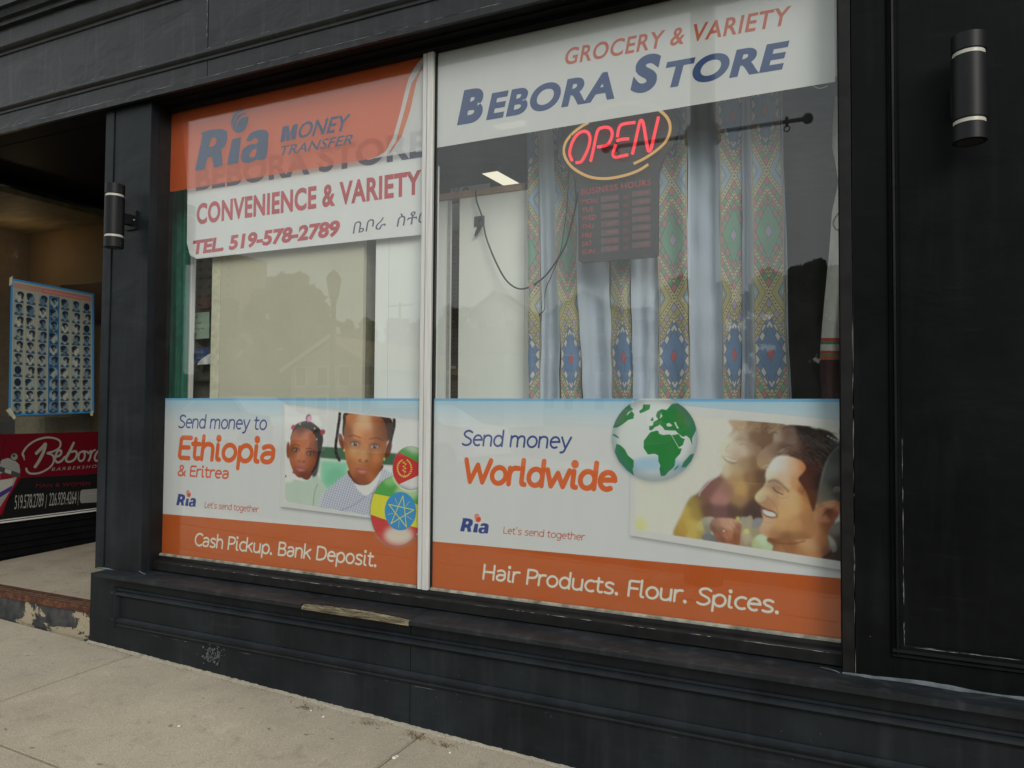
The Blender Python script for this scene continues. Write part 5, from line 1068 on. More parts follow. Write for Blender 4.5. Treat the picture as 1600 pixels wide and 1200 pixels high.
LET = {'letter_o': [[(88, 462), (125, 455), (158, 400), (180, 340), (186, 290), (172, 255), (140, 245), (100, 265), (68, 310), (48, 370), (46, 410), (62, 450)]],
       'letter_p': [[(190, 455), (205, 390), (222, 310), (238, 245), (262, 222), (310, 218), (336, 240), (338, 280), (318, 325), (290, 345), (238, 354)]],
       'letter_e': [[(376, 284), (384, 235), (398, 205), (430, 192), (500, 183)], [(370, 312), (400, 302), (456, 297)], [(366, 335), (352, 375), (346, 408), (362, 424), (400, 418), (450, 408)]],
       'letter_n': [[(480, 405), (500, 320), (520, 230), (532, 180), (545, 170), (558, 200), (575, 300), (588, 370), (600, 382), (612, 360), (635, 260), (662, 145)]]}
for k_, ls in LET.items():
    for L_ in ls: tube('neon_letter', L_, YT, .0072, red)
hr = simple('hours_red', (.42, .05, .06), .5); YQ = YN - .0012
letter('lettering', 'BUSINESS HOURS', z7(124, 688), z7(608, 618), z7(124, 648), hr, ns, YQ, 0, .004, 1.08)
slot = simple('slot_grey', (.12, .075, .078), .5, var=.1)
ly = [(718, 683), (775, 741), (832, 800), (892, 860), (953, 920), (1011, 978), (1068, 1037)]
for (a_, b_), d_ in zip(ly, ['MON', 'TUE', 'WED', 'THU', 'FRI', 'SAT', 'SUN']):
    wd = {'MON': 108, 'TUE': 82, 'WED': 98, 'THU': 82, 'FRI': 64, 'SAT': 72, 'SUN': 88}[d_]
    letter('lettering', d_, z7(130, a_ + 34), z7(130 + wd, a_ + 34 - wd * .11), z7(130, a_ + 2), hr, ns, YQ, 0, .004)
    letter('lettering', 'TO', z7(415, (a_ + b_) / 2 + 18), z7(452, (a_ + b_) / 2 + 14), z7(415, (a_ + b_) / 2 - 8), hr, ns, YQ, 0, -.01)
    for xa, xb, yy in ((262, 388, a_), (479, 606, b_)):
        p0, p1 = P(*z7(xa, yy + 20), YN), P(*z7(xb, yy + 20 - (xb - xa) * .11), YN); zt_ = P(*z7(xa, yy - 20), YN).z
        MB().box(p0.x, p1.x, YN - .0015, YN + .002, p0.z, zt_).out('hours_slot', slot, ns)
        MB().box(p0.x + (p1.x - p0.x) * .35, p1.x - .01, YN - .0022, YN - .0016, p0.z + (zt_ - p0.z) * .3, p0.z + (zt_ - p0.z) * .7).out('hours_print', simple('slot_print', (.2, .07, .08), .5) if 'sp' not in M else M['sp'], ns)

# ------------------------------------------------------------------ patterned white cloth
def stripe_img():
    W0, S_ = 150, 3.6; H0 = int(W0 * S_ * 2); yy, xx = np.mgrid[0:H0, 0:W0]; u = (xx + .5) / W0 - .5; v = (yy + .5) / W0
    a = np.zeros((H0, W0, 3)); YE = np.array([.50, .46, .20]); LB = np.array([.30, .46, .62]); GR = np.array([.13, .38, .24]); BL = np.array([.08, .22, .46]); RE = np.array([.55, .07, .10]); PU = np.array([.42, .38, .56]); PK = np.array([.56, .2, .24]); WH = np.array([.7, .7, .7]); INK = np.array([.10, .095, .09]); CR = np.array([.62, .55, .28])
    au = np.abs(u)
    for s_ in range(2):          # motifs: blue, green, blue, green ; knots yellow / light blue
        c = S_ * s_ + S_ / 2; sel = (v >= S_ * s_) & (v < S_ * (s_ + 1)); dv = v - c; t = np.abs(dv)
        blue = s_ % 2 == 0; mainc = BL if blue else GR; small = (WH, BL) if blue else (PK, GR)
        knot_up = (YE if s_ % 2 == 0 else LB); knot_dn = (LB if s_ % 2 == 0 else YE)
        kc = np.where((dv < 0)[..., None], knot_up, knot_dn); a[sel] = kc[sel]
        zone = sel & (au < (S_ / 2 - t) * .6 + .03)      # inside of the outer chevron
        ci = np.floor((dv / .33 + u / .21) + 50).astype(int); cj = np.floor((dv / .33 - u / .21) + 50).astype(int)
        par = (ci + cj) % 2; upz = ((dv < 0) & blue)[..., None]; cell = np.where((par == 0)[..., None], np.where(upz, PU, PK), np.where(upz, YE, GR)); a[zone] = cell[zone]
        gx_ = np.abs(((dv / .33 + u / .21) + 50) % 1 - .5); gy_ = np.abs(((dv / .33 - u / .21) + 50) % 1 - .5); a[zone & ((gx_ > .455) | (gy_ > .455))] = INK
        inn = sel & (au / .6 + t / 1.17 < 1.0); cell2 = np.where(((ci + cj) % 2 == 0)[..., None], small[0], small[1]); a[inn] = cell2[inn]; a[inn & ((gx_ > .455) | (gy_ > .455))] = INK
        rh = au / .40 + t / .84; a[sel & (rh < 1.03)] = INK; a[sel & (rh < .98)] = mainc
        rh = au / .11 + t / .2; a[sel & (rh < 1.12)] = INK; a[sel & (rh < 1.0)] = RE if blue else PU
        for base, sl, wdt in ((S_ / 2, .6, .07), (1.27, .62, .055)):
            d = (au - (base - t) * sl) / math.hypot(1, sl); band = sel & (np.abs(d) < wdt); a[band] = CR
            a[sel & (np.abs(np.abs(d) - wdt) < .009)] = INK; a[band & (np.abs(d) < .02) & ((v * 20).astype(int) % 2 == 0)] = INK
        # small side diamonds at the knots
        for kk in (-S_ / 2, S_ / 2):
            q = (.5 - au) / .2 + np.abs(dv - kk) / .38; a[sel & (q < 1.12)] = INK; a[sel & (q < 1.0)] = LB; a[sel & (q < .5)] = WH
    bd = au > .44; a[bd] = CR; a[(np.abs(au - .44) < .008)] = INK; a[bd & (np.abs(au - .47) < .012) & ((v * 26).astype(int) % 2 == 0)] = INK
    nzz = RNG.normal(0, .02, a.shape[:2])[..., None]; a = np.clip(a * (1 + nzz * 2), 0, 1); a = a * .70 + .13 * np.array([1., 1., 1.])
    b = np.ones((H0, W0, 4), np.float32); b[..., :3] = l2s(a); b = b[::-1]; im = bpy.data.images.new('woven_stripe', W0, H0, alpha=False); im.pixels.foreach_set(b.ravel()); im.update(); im.pack(); return im, S_ * 2
simg, SH = stripe_img(); S_BLUE = 1.8
def clothmat(name, img=None, col=(.53, .60, .70)):
    t_ = NT(name); c = t_.coord((1, 1, .25)); n = t_.noise(c, 22, 4); 
    if img is not None: ti = t_.n('TexImage'); ti.image = img; ti.interpolation = 'Cubic'; col = ti.outputs['Color']
    b = t_.bsdf(col, .85, 0, .15, bump=n, bs=.3, bd=.02); tl = t_.n('BsdfTranslucent')
    if img is not None: t_.l(col, tl.inputs['Color'])
    else: tl.inputs['Color'].default_value = (*col, 1)
    m_ = t_.n('MixShader'); m_.inputs[0].default_value = .12; t_.l(b, m_.inputs[1]); t_.l(tl.outputs[0], m_.inputs[2]); return t_.done(m_.outputs[0])
M['cl_w'] = clothmat('white_cotton'); M['cl_s'] = clothmat('woven_stripe_cloth', simg)
# boundaries: (px at top y=150, px at bottom y=620, start depth, kind)
SEC = [(823, 827, .25, 's', .62, 1.0), (842, 846, .285, 'w', 0, 0), (864, 876, .235, 's', .02, 1.0), (895, 909, .25, 'w', 0, 0), (948, 958, .275, 's', 0, .9), (976, 990, .235, 'w', 0, 0), (1026, 1029, .235, 's', 0, 1.0), (1071, 1080, .235, 'w', 0, 0), (1121, 1131, .24, 's', .0, .8), (1160, 1158, .3, 'w', 0, 0), (1173, 1179, .24, 's', 0, 1.0), (1217, 1232, .245, 'h', 0, 0), (1221, 1236, .25, 'e', 0, 0)]
ct, cb_, zc1 = ZC + 1.5, ZC - .80, None
v = []; f = []; uv = []; fm = []; NZ_ = 56
cols = []
for i in range(len(SEC) - 1):
    A_, B_ = SEC[i], SEC[i + 1]; nn = 10 if A_[3] != 'h' else 2
    for k in range(nn + (1 if i == len(SEC) - 2 else 0)):
        s_ = k / nn; e = s_ * s_ * (3 - 2 * s_) if A_[3] == 'w' else s_
        bul = (.036 if A_[3] == 'w' else .02) * (math.sin(math.pi * s_) + .35 * math.sin(math.pi * (2 + i % 2) * s_ + i)) * (1 if i % 4 else -.6)
        cols.append((A_[0] + (B_[0] - A_[0]) * s_, A_[1] + (B_[1] - A_[1]) * s_, A_[2] + (B_[2] - A_[2]) * e + bul, A_[4] + (A_[5] - A_[4]) * s_, i, 0 if A_[3] in 'wh' else 1))
cols2 = []
for j, c_ in enumerate(cols):      # duplicate boundary columns so each stripe keeps its own uv
    if j and c_[4] != cols[j - 1][4]:
        pr = SEC[cols[j - 1][4]]; cols2.append((c_[0], c_[1], c_[2], pr[5], cols[j - 1][4], cols[j - 1][5]))
    cols2.append(c_)
HW = abs(px0(1080, .235) - px0(1029, .235))
zmot = pz0(1055, 556, .235)
for (pt_, pb_, y, u_, sec, k_) in cols2:
    xt = P(pt_, 150, y).x; xb = P(pb_, 620, y).x; zt_, zb2 = pz0(1050, 150, .25), pz0(1050, 620, .25)
    for r_ in range(NZ_ + 1):
        z = ct + (cb_ - ct) * r_ / NZ_; s_ = (z - zt_) / (zb2 - zt_)
        x = xt + (xb - xt) * s_ + .0025 * math.sin(z * 9 + sec); yy_ = y + .016 * mnoise.noise((x * 5, z * 2.2, 3.1)) + .009 * mnoise.noise((x * 14 + z * 3, z * 7, 1.7)) + .010 * math.sin(z * 5.1 + sec * 1.7) * (1 if k_ == 0 else .4) + .003 * math.sin(z * 31 + sec)
        v.append((x, yy_, z)); uv.append((u_ * .96 + .02, ((z - zmot) / HW + SH - S_BLUE) / SH))
R_ = NZ_ + 1
for j in range(len(cols2) - 1):
    if cols2[j][4] != cols2[j + 1][4]: continue
    for r_ in range(NZ_): a = j * R_ + r_; f.append((a, a + 1, a + R_ + 1, a + R_)); fm.append(cols2[j][5])
o = mesh_obj('patterned_cloth', v, f, None, None, uvs=uv, smooth=True, mats=[M['cl_w'], M['cl_s']], fm=fm)
bmw = bmesh.new(); bmw.from_mesh(o.data); 
bmw.to_mesh(o.data); bmw.free()
tagit(o, 'long white cotton cloth with woven diamond stripes hanging behind the right pane', 'cloth')
# white dress at the far right
dr = thing('hanging_dress', 'white embroidered dress with red and green hem at the right pane edge', 'dress', tuple(P(1300, 620, .3)))
def gar(name, rows, mat, y=.3):
    v = []; f = []; nn = 14
    for (xl, xr, py) in rows:
        for k in range(nn + 1): s_ = k / nn; px = xl + (xr - xl) * s_; q = P(px, py, y + .03 * math.sin(s_ * 9 + py * .004)); v.append(q)
    for r_ in range(len(rows) - 1):
        for k in range(nn): a = r_ * (nn + 1) + k; f.append((a, a + 1, a + nn + 2, a + nn + 1))
    return mesh_obj(name, v, f, mat, dr, smooth=True)
wd = simple('thin_white_cotton', (.62, .61, .57), .8, var=.08, scale=20)
gar('skirt', [(1304, 1345, 150), (1301, 1345, 200), (1300, 1345, 230), (1306, 1348, 260), (1310, 1350, 285), (1300, 1350, 330), (1295, 1350, 400), (1288, 1350, 470), (1283, 1350, 528)], wd)
for k_, (a_, b_, c_) in enumerate([(528, 533, (.5, .05, .04)), (533, 538, (.07, .22, .08)), (538, 548, (.6, .58, .54)), (548, 552, (.5, .05, .04)), (552, 556, (.1, .25, .12)), (556, 562, (.45, .12, .05))]): gar('hem_band', [(1283 - k_ * .4, 1350, a_), (1282.6 - k_ * .4, 1350, b_)], simple('hem_%d' % k_, c_, .8))
gar('lower_skirt', [(1281, 1350, 562), (1283, 1350, 600), (1285, 1350, 640)], simple('dark_maroon_cloth', (.05, .01, .012), .8, var=.4))
tagit(MB().tube(Cv.spline(np.array([tuple(P(x, y, .22)) for x, y in [(1312, 332), (1305, 340), (1302, 350), (1306, 358), (1314, 360)]]), 5, False), .0035, 6).out('metal_hook', gp, smooth=True), 'small dark curved hook in front of the white dress', 'hook')
tagit(MB().tube(Cv.spline(np.array([tuple(P(x, y, .02)) for x, y in [(1270, 134), (1279, 138), (1286, 137), (1293, 134)]]), 5, False), .0013, 5).out('tape_curl', M['white'], smooth=True), 'curl of clear tape just under the white sign edge', 'tape')
# poster on top of the partition
fp = thing('faces_flyer', 'pale flyer with printed faces standing on the wood capping', 'flyer', tuple(P(735, 300, .33)))
a, b = P(704, 312, .345), P(766, 286, .345)
cv = Cv(a.x, b.x, a.z, b.z, 700, lambda p_, q_: (lambda w_: (w_.x, w_.z))(P(p_, q_, .345)), (.34, .33, .31))
for cx, cy, r_ in ((712, 294, 6), (728, 298, 5), (738, 302, 5)):
    cv.ell((cx, cy), r_, r_ * 1.1, (.05, .04, .035), 1, 1); cv.ell((cx, cy + 1), r_ * .7, r_ * .85, (.3, .22, .16), 1, 1)
cv.line([(732, 289), (764, 286)], 2, (.5, .45, .25))
sheet('printed_sheet', a.x, b.x, a.z, b.z, .345, vinyl('flyer_print', cv.image('flyer'), thru=0), fp)
# ceiling lights
tube_m = emit('fluorescent_diffuser', (1., .93, .72), .95); hous = simple('lamp_housing', (.5, .5, .48), .6)
def clight(qs, label):
    zc_ = RZ1 - .07; q = [PH(x, y, zc_) for x, y in qs]; c0 = sum(q, Vector()) / 4
    t_ = thing('ceiling_light', label, 'ceiling light', (c0.x, c0.y, RZ1), 'fluorescent ceiling lights')
    mesh_obj('diffuser', q, [(0, 1, 2, 3)], tube_m, t_)
    o_ = MB().add([p + Vector((0, 0, .002)) + (p - c0) * .04 for p in q] + [p + Vector((0, 0, .066)) + (p - c0) * .04 for p in q], [(0, 1, 2, 3), (4, 5, 6, 7), (0, 1, 5, 4), (1, 2, 6, 5), (2, 3, 7, 6), (3, 0, 4, 7)]).out('housing', hous, t_)
clight([(753, 271.5), (777, 267.5), (823, 293), (800, 297)], 'bright fluorescent ceiling light seen just above the wood capping')
clight([(770, 195.5), (826, 186.5), (826, 196), (779, 203.5)], 'fluorescent ceiling light glowing through the white sign')

# ------------------------------------------------------------------ wall lamps
def lampm():
    t_ = thing('wall_lamp', 'x', 'wall lamp', (0, 0, 0), 'black up-down wall lamps'); r = .052; h = .36
    bk_ = simple('lamp_black', (.006, .0065, .0075), .45, var=.1, spec=.25); fro = simple('frosted_band', (.5, .49, .42), .35, var=.1, scale=50)
    def ring(name, z0, z1, rr, m_): return MB().lathe([(rr - .003, z0), (rr, z0 + .0015), (rr, z1 - .0015), (rr - .003, z1)], (0, -.115, 0), 40).out(name, m_, t_, smooth='a')
    segz = [(0, .062), (.075, .275), (.288, .36)]
    ring('body', -.18, -.123, r, bk_); ring('light_band', -.1225, -.1075, r - .004, fro); ring('body', -.107, .107, r, bk_); ring('light_band', .1075, .1225, r - .004, fro); ring('body', .123, .18, r, bk_)
    MB().lathe([(r - .012, -.1795), (r - .012, -.181), (.001, -.181)], (0, -.115, 0), 30).out('lens', simple('dark_lens', (.03, .03, .03), .15), t_)
    MB().box(-.02, .02, -.068, -.012, -.03, .03, .003).out('bracket', bk_, t_); MB().box(-.045, .045, -.012, 0, -.055, .055, .002).out('mounting_plate', bk_, t_)
    MB().ball((.03, -.013, 0), .004, 8).out('screw', M['alu'], t_, smooth=True)
    return t_
l1 = lampm()
q = P(1514, 140, -.19); l1.location = (q.x, -.078, q.z); l1['label'] = 'black cylinder wall lamp on the dark panel right of the window'
l2 = copy_tree(l1); l2['label'] = 'black cylinder wall lamp on the pilaster beside the doorway'
q = P(179, 338, PY - .115); l2.location = (q.x, PY - .001, q.z); 
sc1 = 185 / 1.0
# ------------------------------------------------------------------ entrance recess
XB = -5.90                        # plane of the barber shop window
zth = P(75, 938, -.14).z
EF = lambda y: zth + .055 * max(0, min(1.5, y))
rec = tagit(MB().add([(XB, -.02, EF(0)), (XA + .01, -.02, EF(0)), (XA + .01, 2.6, EF(2.6)), (XB, 2.6, EF(2.6)), (XB, -.02, EF(0) - .4), (XA + .01, -.02, EF(0) - .4), (XA + .01, 2.6, EF(0) - .4), (XB, 2.6, EF(0) - .4)], [(0, 1, 2, 3), (0, 4, 5, 1), (1, 5, 6, 2), (2, 6, 7, 3), (3, 7, 4, 0)]).out('entry_floor', M['conc2']), kind='structure')
es = thing('entry_step', 'worn entrance step with peeling black paint and rusty steel edging', 'step', (-5, -.1, gz(-5, -.1)))
def esf(m_):
    v = []; n = 30; x0, x1 = -9.0, XA - .006
    for i in range(n + 1):
        x = x0 + (x1 - x0) * i / n; v += [(x, -.125, gz(x, -.13) - .03), (x, -.125, EF(0) - .036), (x, -.022, EF(0) - .036)]
    f = []
    for i in range(n): a = 3 * i; f += [(a, a + 3, a + 4, a + 1), (a + 1, a + 4, a + 5, a + 2)]
    m_.add(v, f)
part('riser', esf, M['peel'], es)
part('steel_angle', lambda m_: m_.prof([(-.021, EF(0) + .002), (-.13, EF(0) - .001), (-.134, EF(0) - .005), (-.134, EF(0) - .036), (-.128, EF(0) - .036), (-.126, EF(0) - .007), (-.021, EF(0) - .005)], -9, XA - .008), M['rust'], es)
tr_ = MB(); 
for i in range(150):
    x = -5.95 + i * .0122
    for yy_ in (-.112, -.085): tr_.box(x, x + .008, yy_, yy_ + .006, EF(0) - .0005, EF(0) + .0045)
o = tr_.out('tread_ridges', simple('worn_rust', (.12, .075, .045), .7, var=.5, scale=60), es); o['kind'] = 'stuff'
fl = MB()
for k in range(240):
    x = random.uniform(-6, XA); y = -.128 - abs(random.gauss(0, .014)); r = random.uniform(.002, .008); z = gz(x, y) + .001
    fl.add([(x - r, y, z), (x, y - r * .6, z), (x + r, y, z + .0015), (x, y + r * .6, z)], [(0, 1, 2, 3)])
tagit(fl.out('paint_flakes', M['peel']), 'loose flakes along the foot of the entrance step', 'flakes', kind='stuff')
struct('recess_ceiling', lambda m_: m_.box(-9.5, XA + .02, -.02, 2.62, zb_ + .001, zb_ + .05), M['black'])
struct('recess_wall_right', lambda m_: m_.box(XA + .0, XA + .02, .002, 2.6, EF(0) - .3, zb_), M['black'])
dr_ = thing('shop_door', 'black glazed entrance door at the back of the recess', 'door', (-5, 2.6, EF(2.6)))
part('door_frame', lambda m_: [m_.box(XB, XB + .1, 2.6, 2.66, EF(2), zb_), m_.box(XA - .1, XA, 2.6, 2.66, EF(2), zb_), m_.box(XB + .101, XA - .101, 2.6, 2.66, ZC + 1.2, zb_)], M['black'], dr_)
part('door_leaf', lambda m_: [m_.box(XB + .11, XB + .3, 2.61, 2.65, EF(2), ZC + 1.19), m_.box(XA - .3, XA - .11, 2.61, 2.65, EF(2), ZC + 1.19), m_.box(XB + .301, XA - .301, 2.61, 2.65, EF(2), ZC - .6), m_.box(XB + .301, XA - .301, 2.61, 2.65, ZC + 1.0, ZC + 1.19)], M['paint_wall'], dr_)
part('door_glass', lambda m_: m_.box(XB + .301, XA - .301, 2.625, 2.631, ZC - .6, ZC + 1.0), M['glass_b'], dr_)
part('handle', lambda m_: m_.tube([(XA - .33, 2.58, ZC - .7), (XA - .33, 2.55, ZC - .68), (XA - .33, 2.55, ZC - .3), (XA - .33, 2.58, ZC - .28)], .012, 8), M['alu'], dr_)
# barber shop window wall: perpendicular to the front
bs = thing('barber_window', 'barber shop side window in black slatted wall inside the entrance recess', 'window', (XB, 1, EF(1)))
zh = ZC + 1.68; zbn = ZC - .22; zbb = ZC - .855
part('head_board', lambda m_: m_.box(XB - .06, XB + .0, -.02, 2.59, zh, zb_), M['black'], bs)
part('glass_pane', lambda m_: m_.box(XB - .03, XB - .024, 0.0, 2.59, zbb - .01, zh), M['glass_b'], bs)
slats = []
zz = EF(0) - .02
while zz < zbb - .03:
    h_ = min(.052, zbb - .03 - zz)
    part('cladding_slat', lambda m_: m_.prof([(XB - .03, zz), (XB + .002, zz + .001), (XB - .008, zz + h_ - .003), (XB - .03, zz + h_ - .003)], -.02, 2.59, 'z') if False else m_.add([(XB - .03, -.02, zz), (XB + .002, -.02, zz + .001), (XB - .010, -.02, zz + h_ - .004), (XB - .03, -.02, zz + h_ - .004), (XB - .03, 2.59, zz), (XB + .002, 2.59, zz + .001), (XB - .010, 2.59, zz + h_ - .004), (XB - .03, 2.59, zz + h_ - .004)], [(0, 1, 5, 4), (1, 2, 6, 5), (2, 3, 7, 6), (0, 1, 2, 3), (4, 5, 6, 7)]), M['black'], bs)
    zz += .052
part('sill_trim', lambda m_: [m_.box(XB - .02, XB + .012, -.02, 2.59, zbb - .030, zbb - .02), m_.box(XB - .02, XB + .006, -.02, 2.59, zbb - .012, zbb - .006)], M['alu'], bs)
part('corner_post', lambda m_: m_.box(XB - .1, XB + .004, -.13, -.021, gz(XB, 0) - .1, zb_), M['paint'], bs)
# banner print
def ybz(px, py): q = PX(px, py, XB + .002); return (q.y, q.z)
YB0, YB1 = 0.02, 2.0
cv = Cv(YB0, YB1, zbb, zbn, 620, ybz, (.008, .008, .009)); zk = lambda x, y: (x * .2, 620 + y * .2)
REDP = (.10, .004, .010); CRM = (.24, .24, .21)
cv.poly([zk(-400, 270), (zk(900, 270)), zk(900, 595), zk(190, 632), zk(160, 640), zk(60, 800), zk(20, 925), zk(-400, 950)], REDP)
for k in range(12): cv.ell(zk(320, 900 - 0 * k), 8, 4, (.008, .008, .009), .0, 1)
cv.poly([zk(185, 640), zk(900, 590), zk(900, 900), zk(20, 960), zk(110, 780)], (.009, .009, .010))
def sw(L_, w): cv.line([zk(*q) for q in L_], w * 1.35, CRM, 1, .8)
# script B with loops, then the rest of the word
sw([(285, 440), (330, 395), (355, 370), (340, 430), (305, 500), (275, 545)], 8.5); sw([(185, 465), (178, 440), (215, 385), (280, 340), (360, 318), (430, 325), (470, 350), (465, 395), (420, 425), (370, 440), (410, 455), (420, 500), (390, 550), (320, 590), (250, 600), (215, 585), (205, 560)], 5.2)
sw([(185, 465), (190, 490)], 3); sw([(430, 470), (470, 455), (478, 425), (455, 420), (435, 455), (430, 490), (450, 512), (480, 500), (505, 470)], 6); sw([(510, 480), (545, 420), (575, 360)], 6.5); sw([(575, 362), (545, 430), (515, 490), (540, 508), (580, 490), (600, 450), (590, 425), (560, 430)], 6)
sw([(650, 425), (620, 440), (612, 480), (630, 502), (655, 485), (662, 445), (650, 425), (680, 430)], 5.5); sw([(690, 440), (712, 425), (705, 470), (692, 498)], 6); sw([(705, 455), (725, 425), (742, 415)], 5); sw([(800, 420), (765, 425), (740, 470), (750, 500), (790, 480), (800, 430), (800, 500)], 6)
stroke_text(cv, '', zk(0, 0), zk(1, 0), zk(0, -5), 1, CRM) if False else None
# barber pole emblem, its tip and stripes
cv.poly([zk(-60, 560), zk(10, 590), zk(160, 590), zk(110, 700), zk(60, 800), zk(10, 910), zk(-60, 960)], (.2, .008, .02)); cv.poly([zk(-60, 600), zk(0, 570), zk(130, 630), zk(100, 700), zk(40, 800), zk(0, 860), zk(-60, 900)], CRM)
cv.poly([zk(-60, 680), zk(0, 650), zk(105, 640), zk(90, 700), zk(0, 770), zk(-60, 800)], (.34, .34, .3)); cv.poly([zk(-60, 760), zk(0, 745), zk(100, 690), zk(88, 730), zk(0, 785), zk(-60, 815)], (.05, .03, .16)); cv.poly([zk(0, 600), zk(60, 580), zk(130, 625), zk(60, 640), zk(0, 650)], (.16, .01, .02))
cv.poly([zk(-60, 545), zk(20, 490), zk(60, 478), zk(110, 490), (zk(150, 530)), zk(158, 580), zk(150, 632), zk(60, 600), zk(-60, 575)], (.22, .22, .2), 1, 0); cv.poly([zk(-40, 535), zk(10, 545), zk(160, 600), zk(150, 632), zk(60, 605), zk(-40, 570)], (.05, .05, .05)); cv.poly([zk(40, 560), zk(90, 575), zk(86, 605), zk(36, 590)], (.3, .3, .27))
cv.ell(zk(112, 468), 6.2, 6.2, (.02, .02, .02)); cv.ell(zk(112, 468), 5.2, 5.2, (.2, .2, .18)); cv.ell(zk(108, 460), 2.4, 2, (.02, .02, .02), 1, 1)
cv.line([zk(-10, 290), zk(40, 330), zk(20, 420), zk(0, 520)], 3, (.02, .01, .01), .8)
cv.poly([zk(628, 738), zk(640, 726), zk(900, 705), zk(900, 815), zk(632, 830), zk(622, 800)], (.2, .2, .185)); cv.line([zk(640, 770), zk(700, 755), (zk(760, 760))], 1.5, (.28, .28, .26)); cv.line([zk(612, 738), zk(608, 845)], 1.4, CRM); cv.line([zk(366, 765), zk(354, 868)], 1.6, CRM)
bn = thing('barber_banner', 'red and black barber shop banner with white script and phone numbers', 'banner', (XB, 1, zbb))
im = cv.image('barber_banner_print')
mesh_obj('printed_sheet', [(XB + .002, YB0, zbb), (XB + .002, YB1, zbb), (XB + .002, YB1, zbn), (XB + .002, YB0, zbn)], [(0, 1, 2, 3)], vinyl('barber_print', im, thru=0, rough=.3), bn, uvs=[(0, 0), (1, 0), (1, 1), (0, 1)])
pb = lambda a_, b_: PX(a_, b_, XB + .0035)
crm = simple('cream_ink', CRM, .5, var=.05); rin = simple('dark_red_ink', (.09, .004, .01), .5)
letter('lettering', 'BARBERSHOP', zk(402, 580), zk(790, 551), zk(402, 555), crm, bn, 0, .25, -.008, 1.35, pb)
letter('lettering', '519.578.2789', zk(112, 880), zk(340, 858), zk(112, 770), crm, bn, 0, .08, .0, .95, pb); letter('lettering', '226.929.4264', zk(382, 853), zk(596, 834), zk(382, 752), crm, bn, 0, .08, .0, .95, pb)
letter('lettering', 'MAN & WOMEN', zk(280, 712), zk(705, 692), zk(280, 680), rin, bn, 0, 0, .02, 1.1, pb)
# hairstyle chart taped to the glass
pc = lambda a_, b_: PX(a_, b_, XB - .018)
q1, q2, q3, q4 = pc(17, 434.5), pc(147, 459), pc(147, 645), pc(13, 650)
cy0, cy1, cz0, cz1 = q4.y, q2.y, min(q3.z, q4.z), max(q1.z, q2.z)
hc = Cv(0, 1.0, 0, 1.45, 620, None, (.32, .31, .22)); tq = lambda u_, v_: (u_, 1.45 - v_)
BLU = (.04, .22, .46)
for a_, b_, c_, d_ in ((0, 0, 1, .022), (0, 1.428, 1, 1.45), (0, 0, .025, 1.45), (.975, 0, 1, 1.45)): hc.poly([tq(a_, b_), tq(c_, b_), tq(c_, d_), tq(a_, d_)], BLU)
hc.poly([tq(.03, .04), tq(.97, .04), tq(.97, .1), tq(.03, .1)], (.34, .20, .16)); hc.poly([tq(.35, .05), tq(.95, .05), tq(.95, .095), tq(.35, .095)], (.46, .12, .13), .8, 3); hc.line([tq(.38, .072), tq(.93, .074)], 6, (.5, .3, .22), .6, 4)
hc.poly([tq(.437, .11), tq(.563, .11), tq(.563, 1.425), tq(.437, 1.425)], (.02, .13, .30))
def head(cx, cy, s_, tone, mood):
    e = lambda dx, dy, rx, ry, c_, al=1., so_=1., rot=0: hc.poly([tq(cx + s_ * (dx + rx * math.cos(k) * math.cos(rot) - ry * math.sin(k) * math.sin(rot)), cy + s_ * (dy + rx * math.cos(k) * math.sin(rot) + ry * math.sin(k) * math.cos(rot))) for k in np.linspace(0, 6.28, 18)[:-1]], c_, al, so_)
    sk_ = tuple(np.array([(.26, .30, .28), (.16, .20, .22), (.11, .17, .23), (.34, .34, .28)][tone]) * random.uniform(.8, 1.2)); hr_ = (.015, .025, .045); tn = random.uniform(-.2, .2); bk_ = mood == 'b'
    e(0, .56, .5, .22, (.03, .07, .12)); e(0, .34, .2, .28, sk_); e(0, 0, .36, .46, sk_, rot=tn); 
    if bk_: e(0, -.05, .37, .42, hr_)
    else:
        sh = {'l': -.1, 'r': .1, 'f': 0}[mood]; e(-sh * 1.6, -.24, .37, .26, hr_, rot=tn); e(-sh * 3.2, -.05, .16, .34, hr_, .9)
        if mood == 'f': e(-.13, .02, .06, .03, hr_); e(.13, .02, .06, .03, hr_); e(0, .14, .05, .07, tuple(v_ * .7 for v_ in sk_)); e(0, .26, .12, .035, tuple(v_ * .4 for v_ in sk_))
        else: e(sh * 2.2, .02, .06, .03, hr_); e(sh * 3.6, .1, .05, .08, sk_); e(sh * 1.8, .27, .1, .035, tuple(v_ * .4 for v_ in sk_)); e(-sh * 1.5, .06, .06, .1, tuple(v_ * .7 for v_ in sk_))
        if random.random() < .3: e(sh, .34, .2, .12, hr_, .6)
        e(.1, -.1, .12, .12, tuple(min(1, v_ * 1.6) for v_ in sk_), .5, 3)
for r_ in range(10):
    for c_ in range(7):
        cx = .095 + c_ * .135; cy = .175 + r_ * .1315; a_ = .056
        hc.line([tq(cx - a_, cy - .06), tq(cx + a_, cy - .06), tq(cx + a_, cy + .062), tq(cx - a_, cy + .062), tq(cx - a_, cy - .06)], .9, (.12, .13, .1), .8, 1, smooth=False)
        if c_ != 3: hc.poly([tq(cx - a_, cy - .06), tq(cx + a_, cy - .06), tq(cx + a_, cy + .062), tq(cx - a_, cy + .062)], (.24, .28, .25))
        else: hc.poly([tq(cx + .052 * math.cos(k), cy + .058 * math.sin(k)) for k in np.linspace(0, 6.28, 20)[:-1]], (.16, .25, .3))
        head(cx, cy, .104, random.choice([0, 1, 2, 3]), random.choice('lrflrfflrb'))
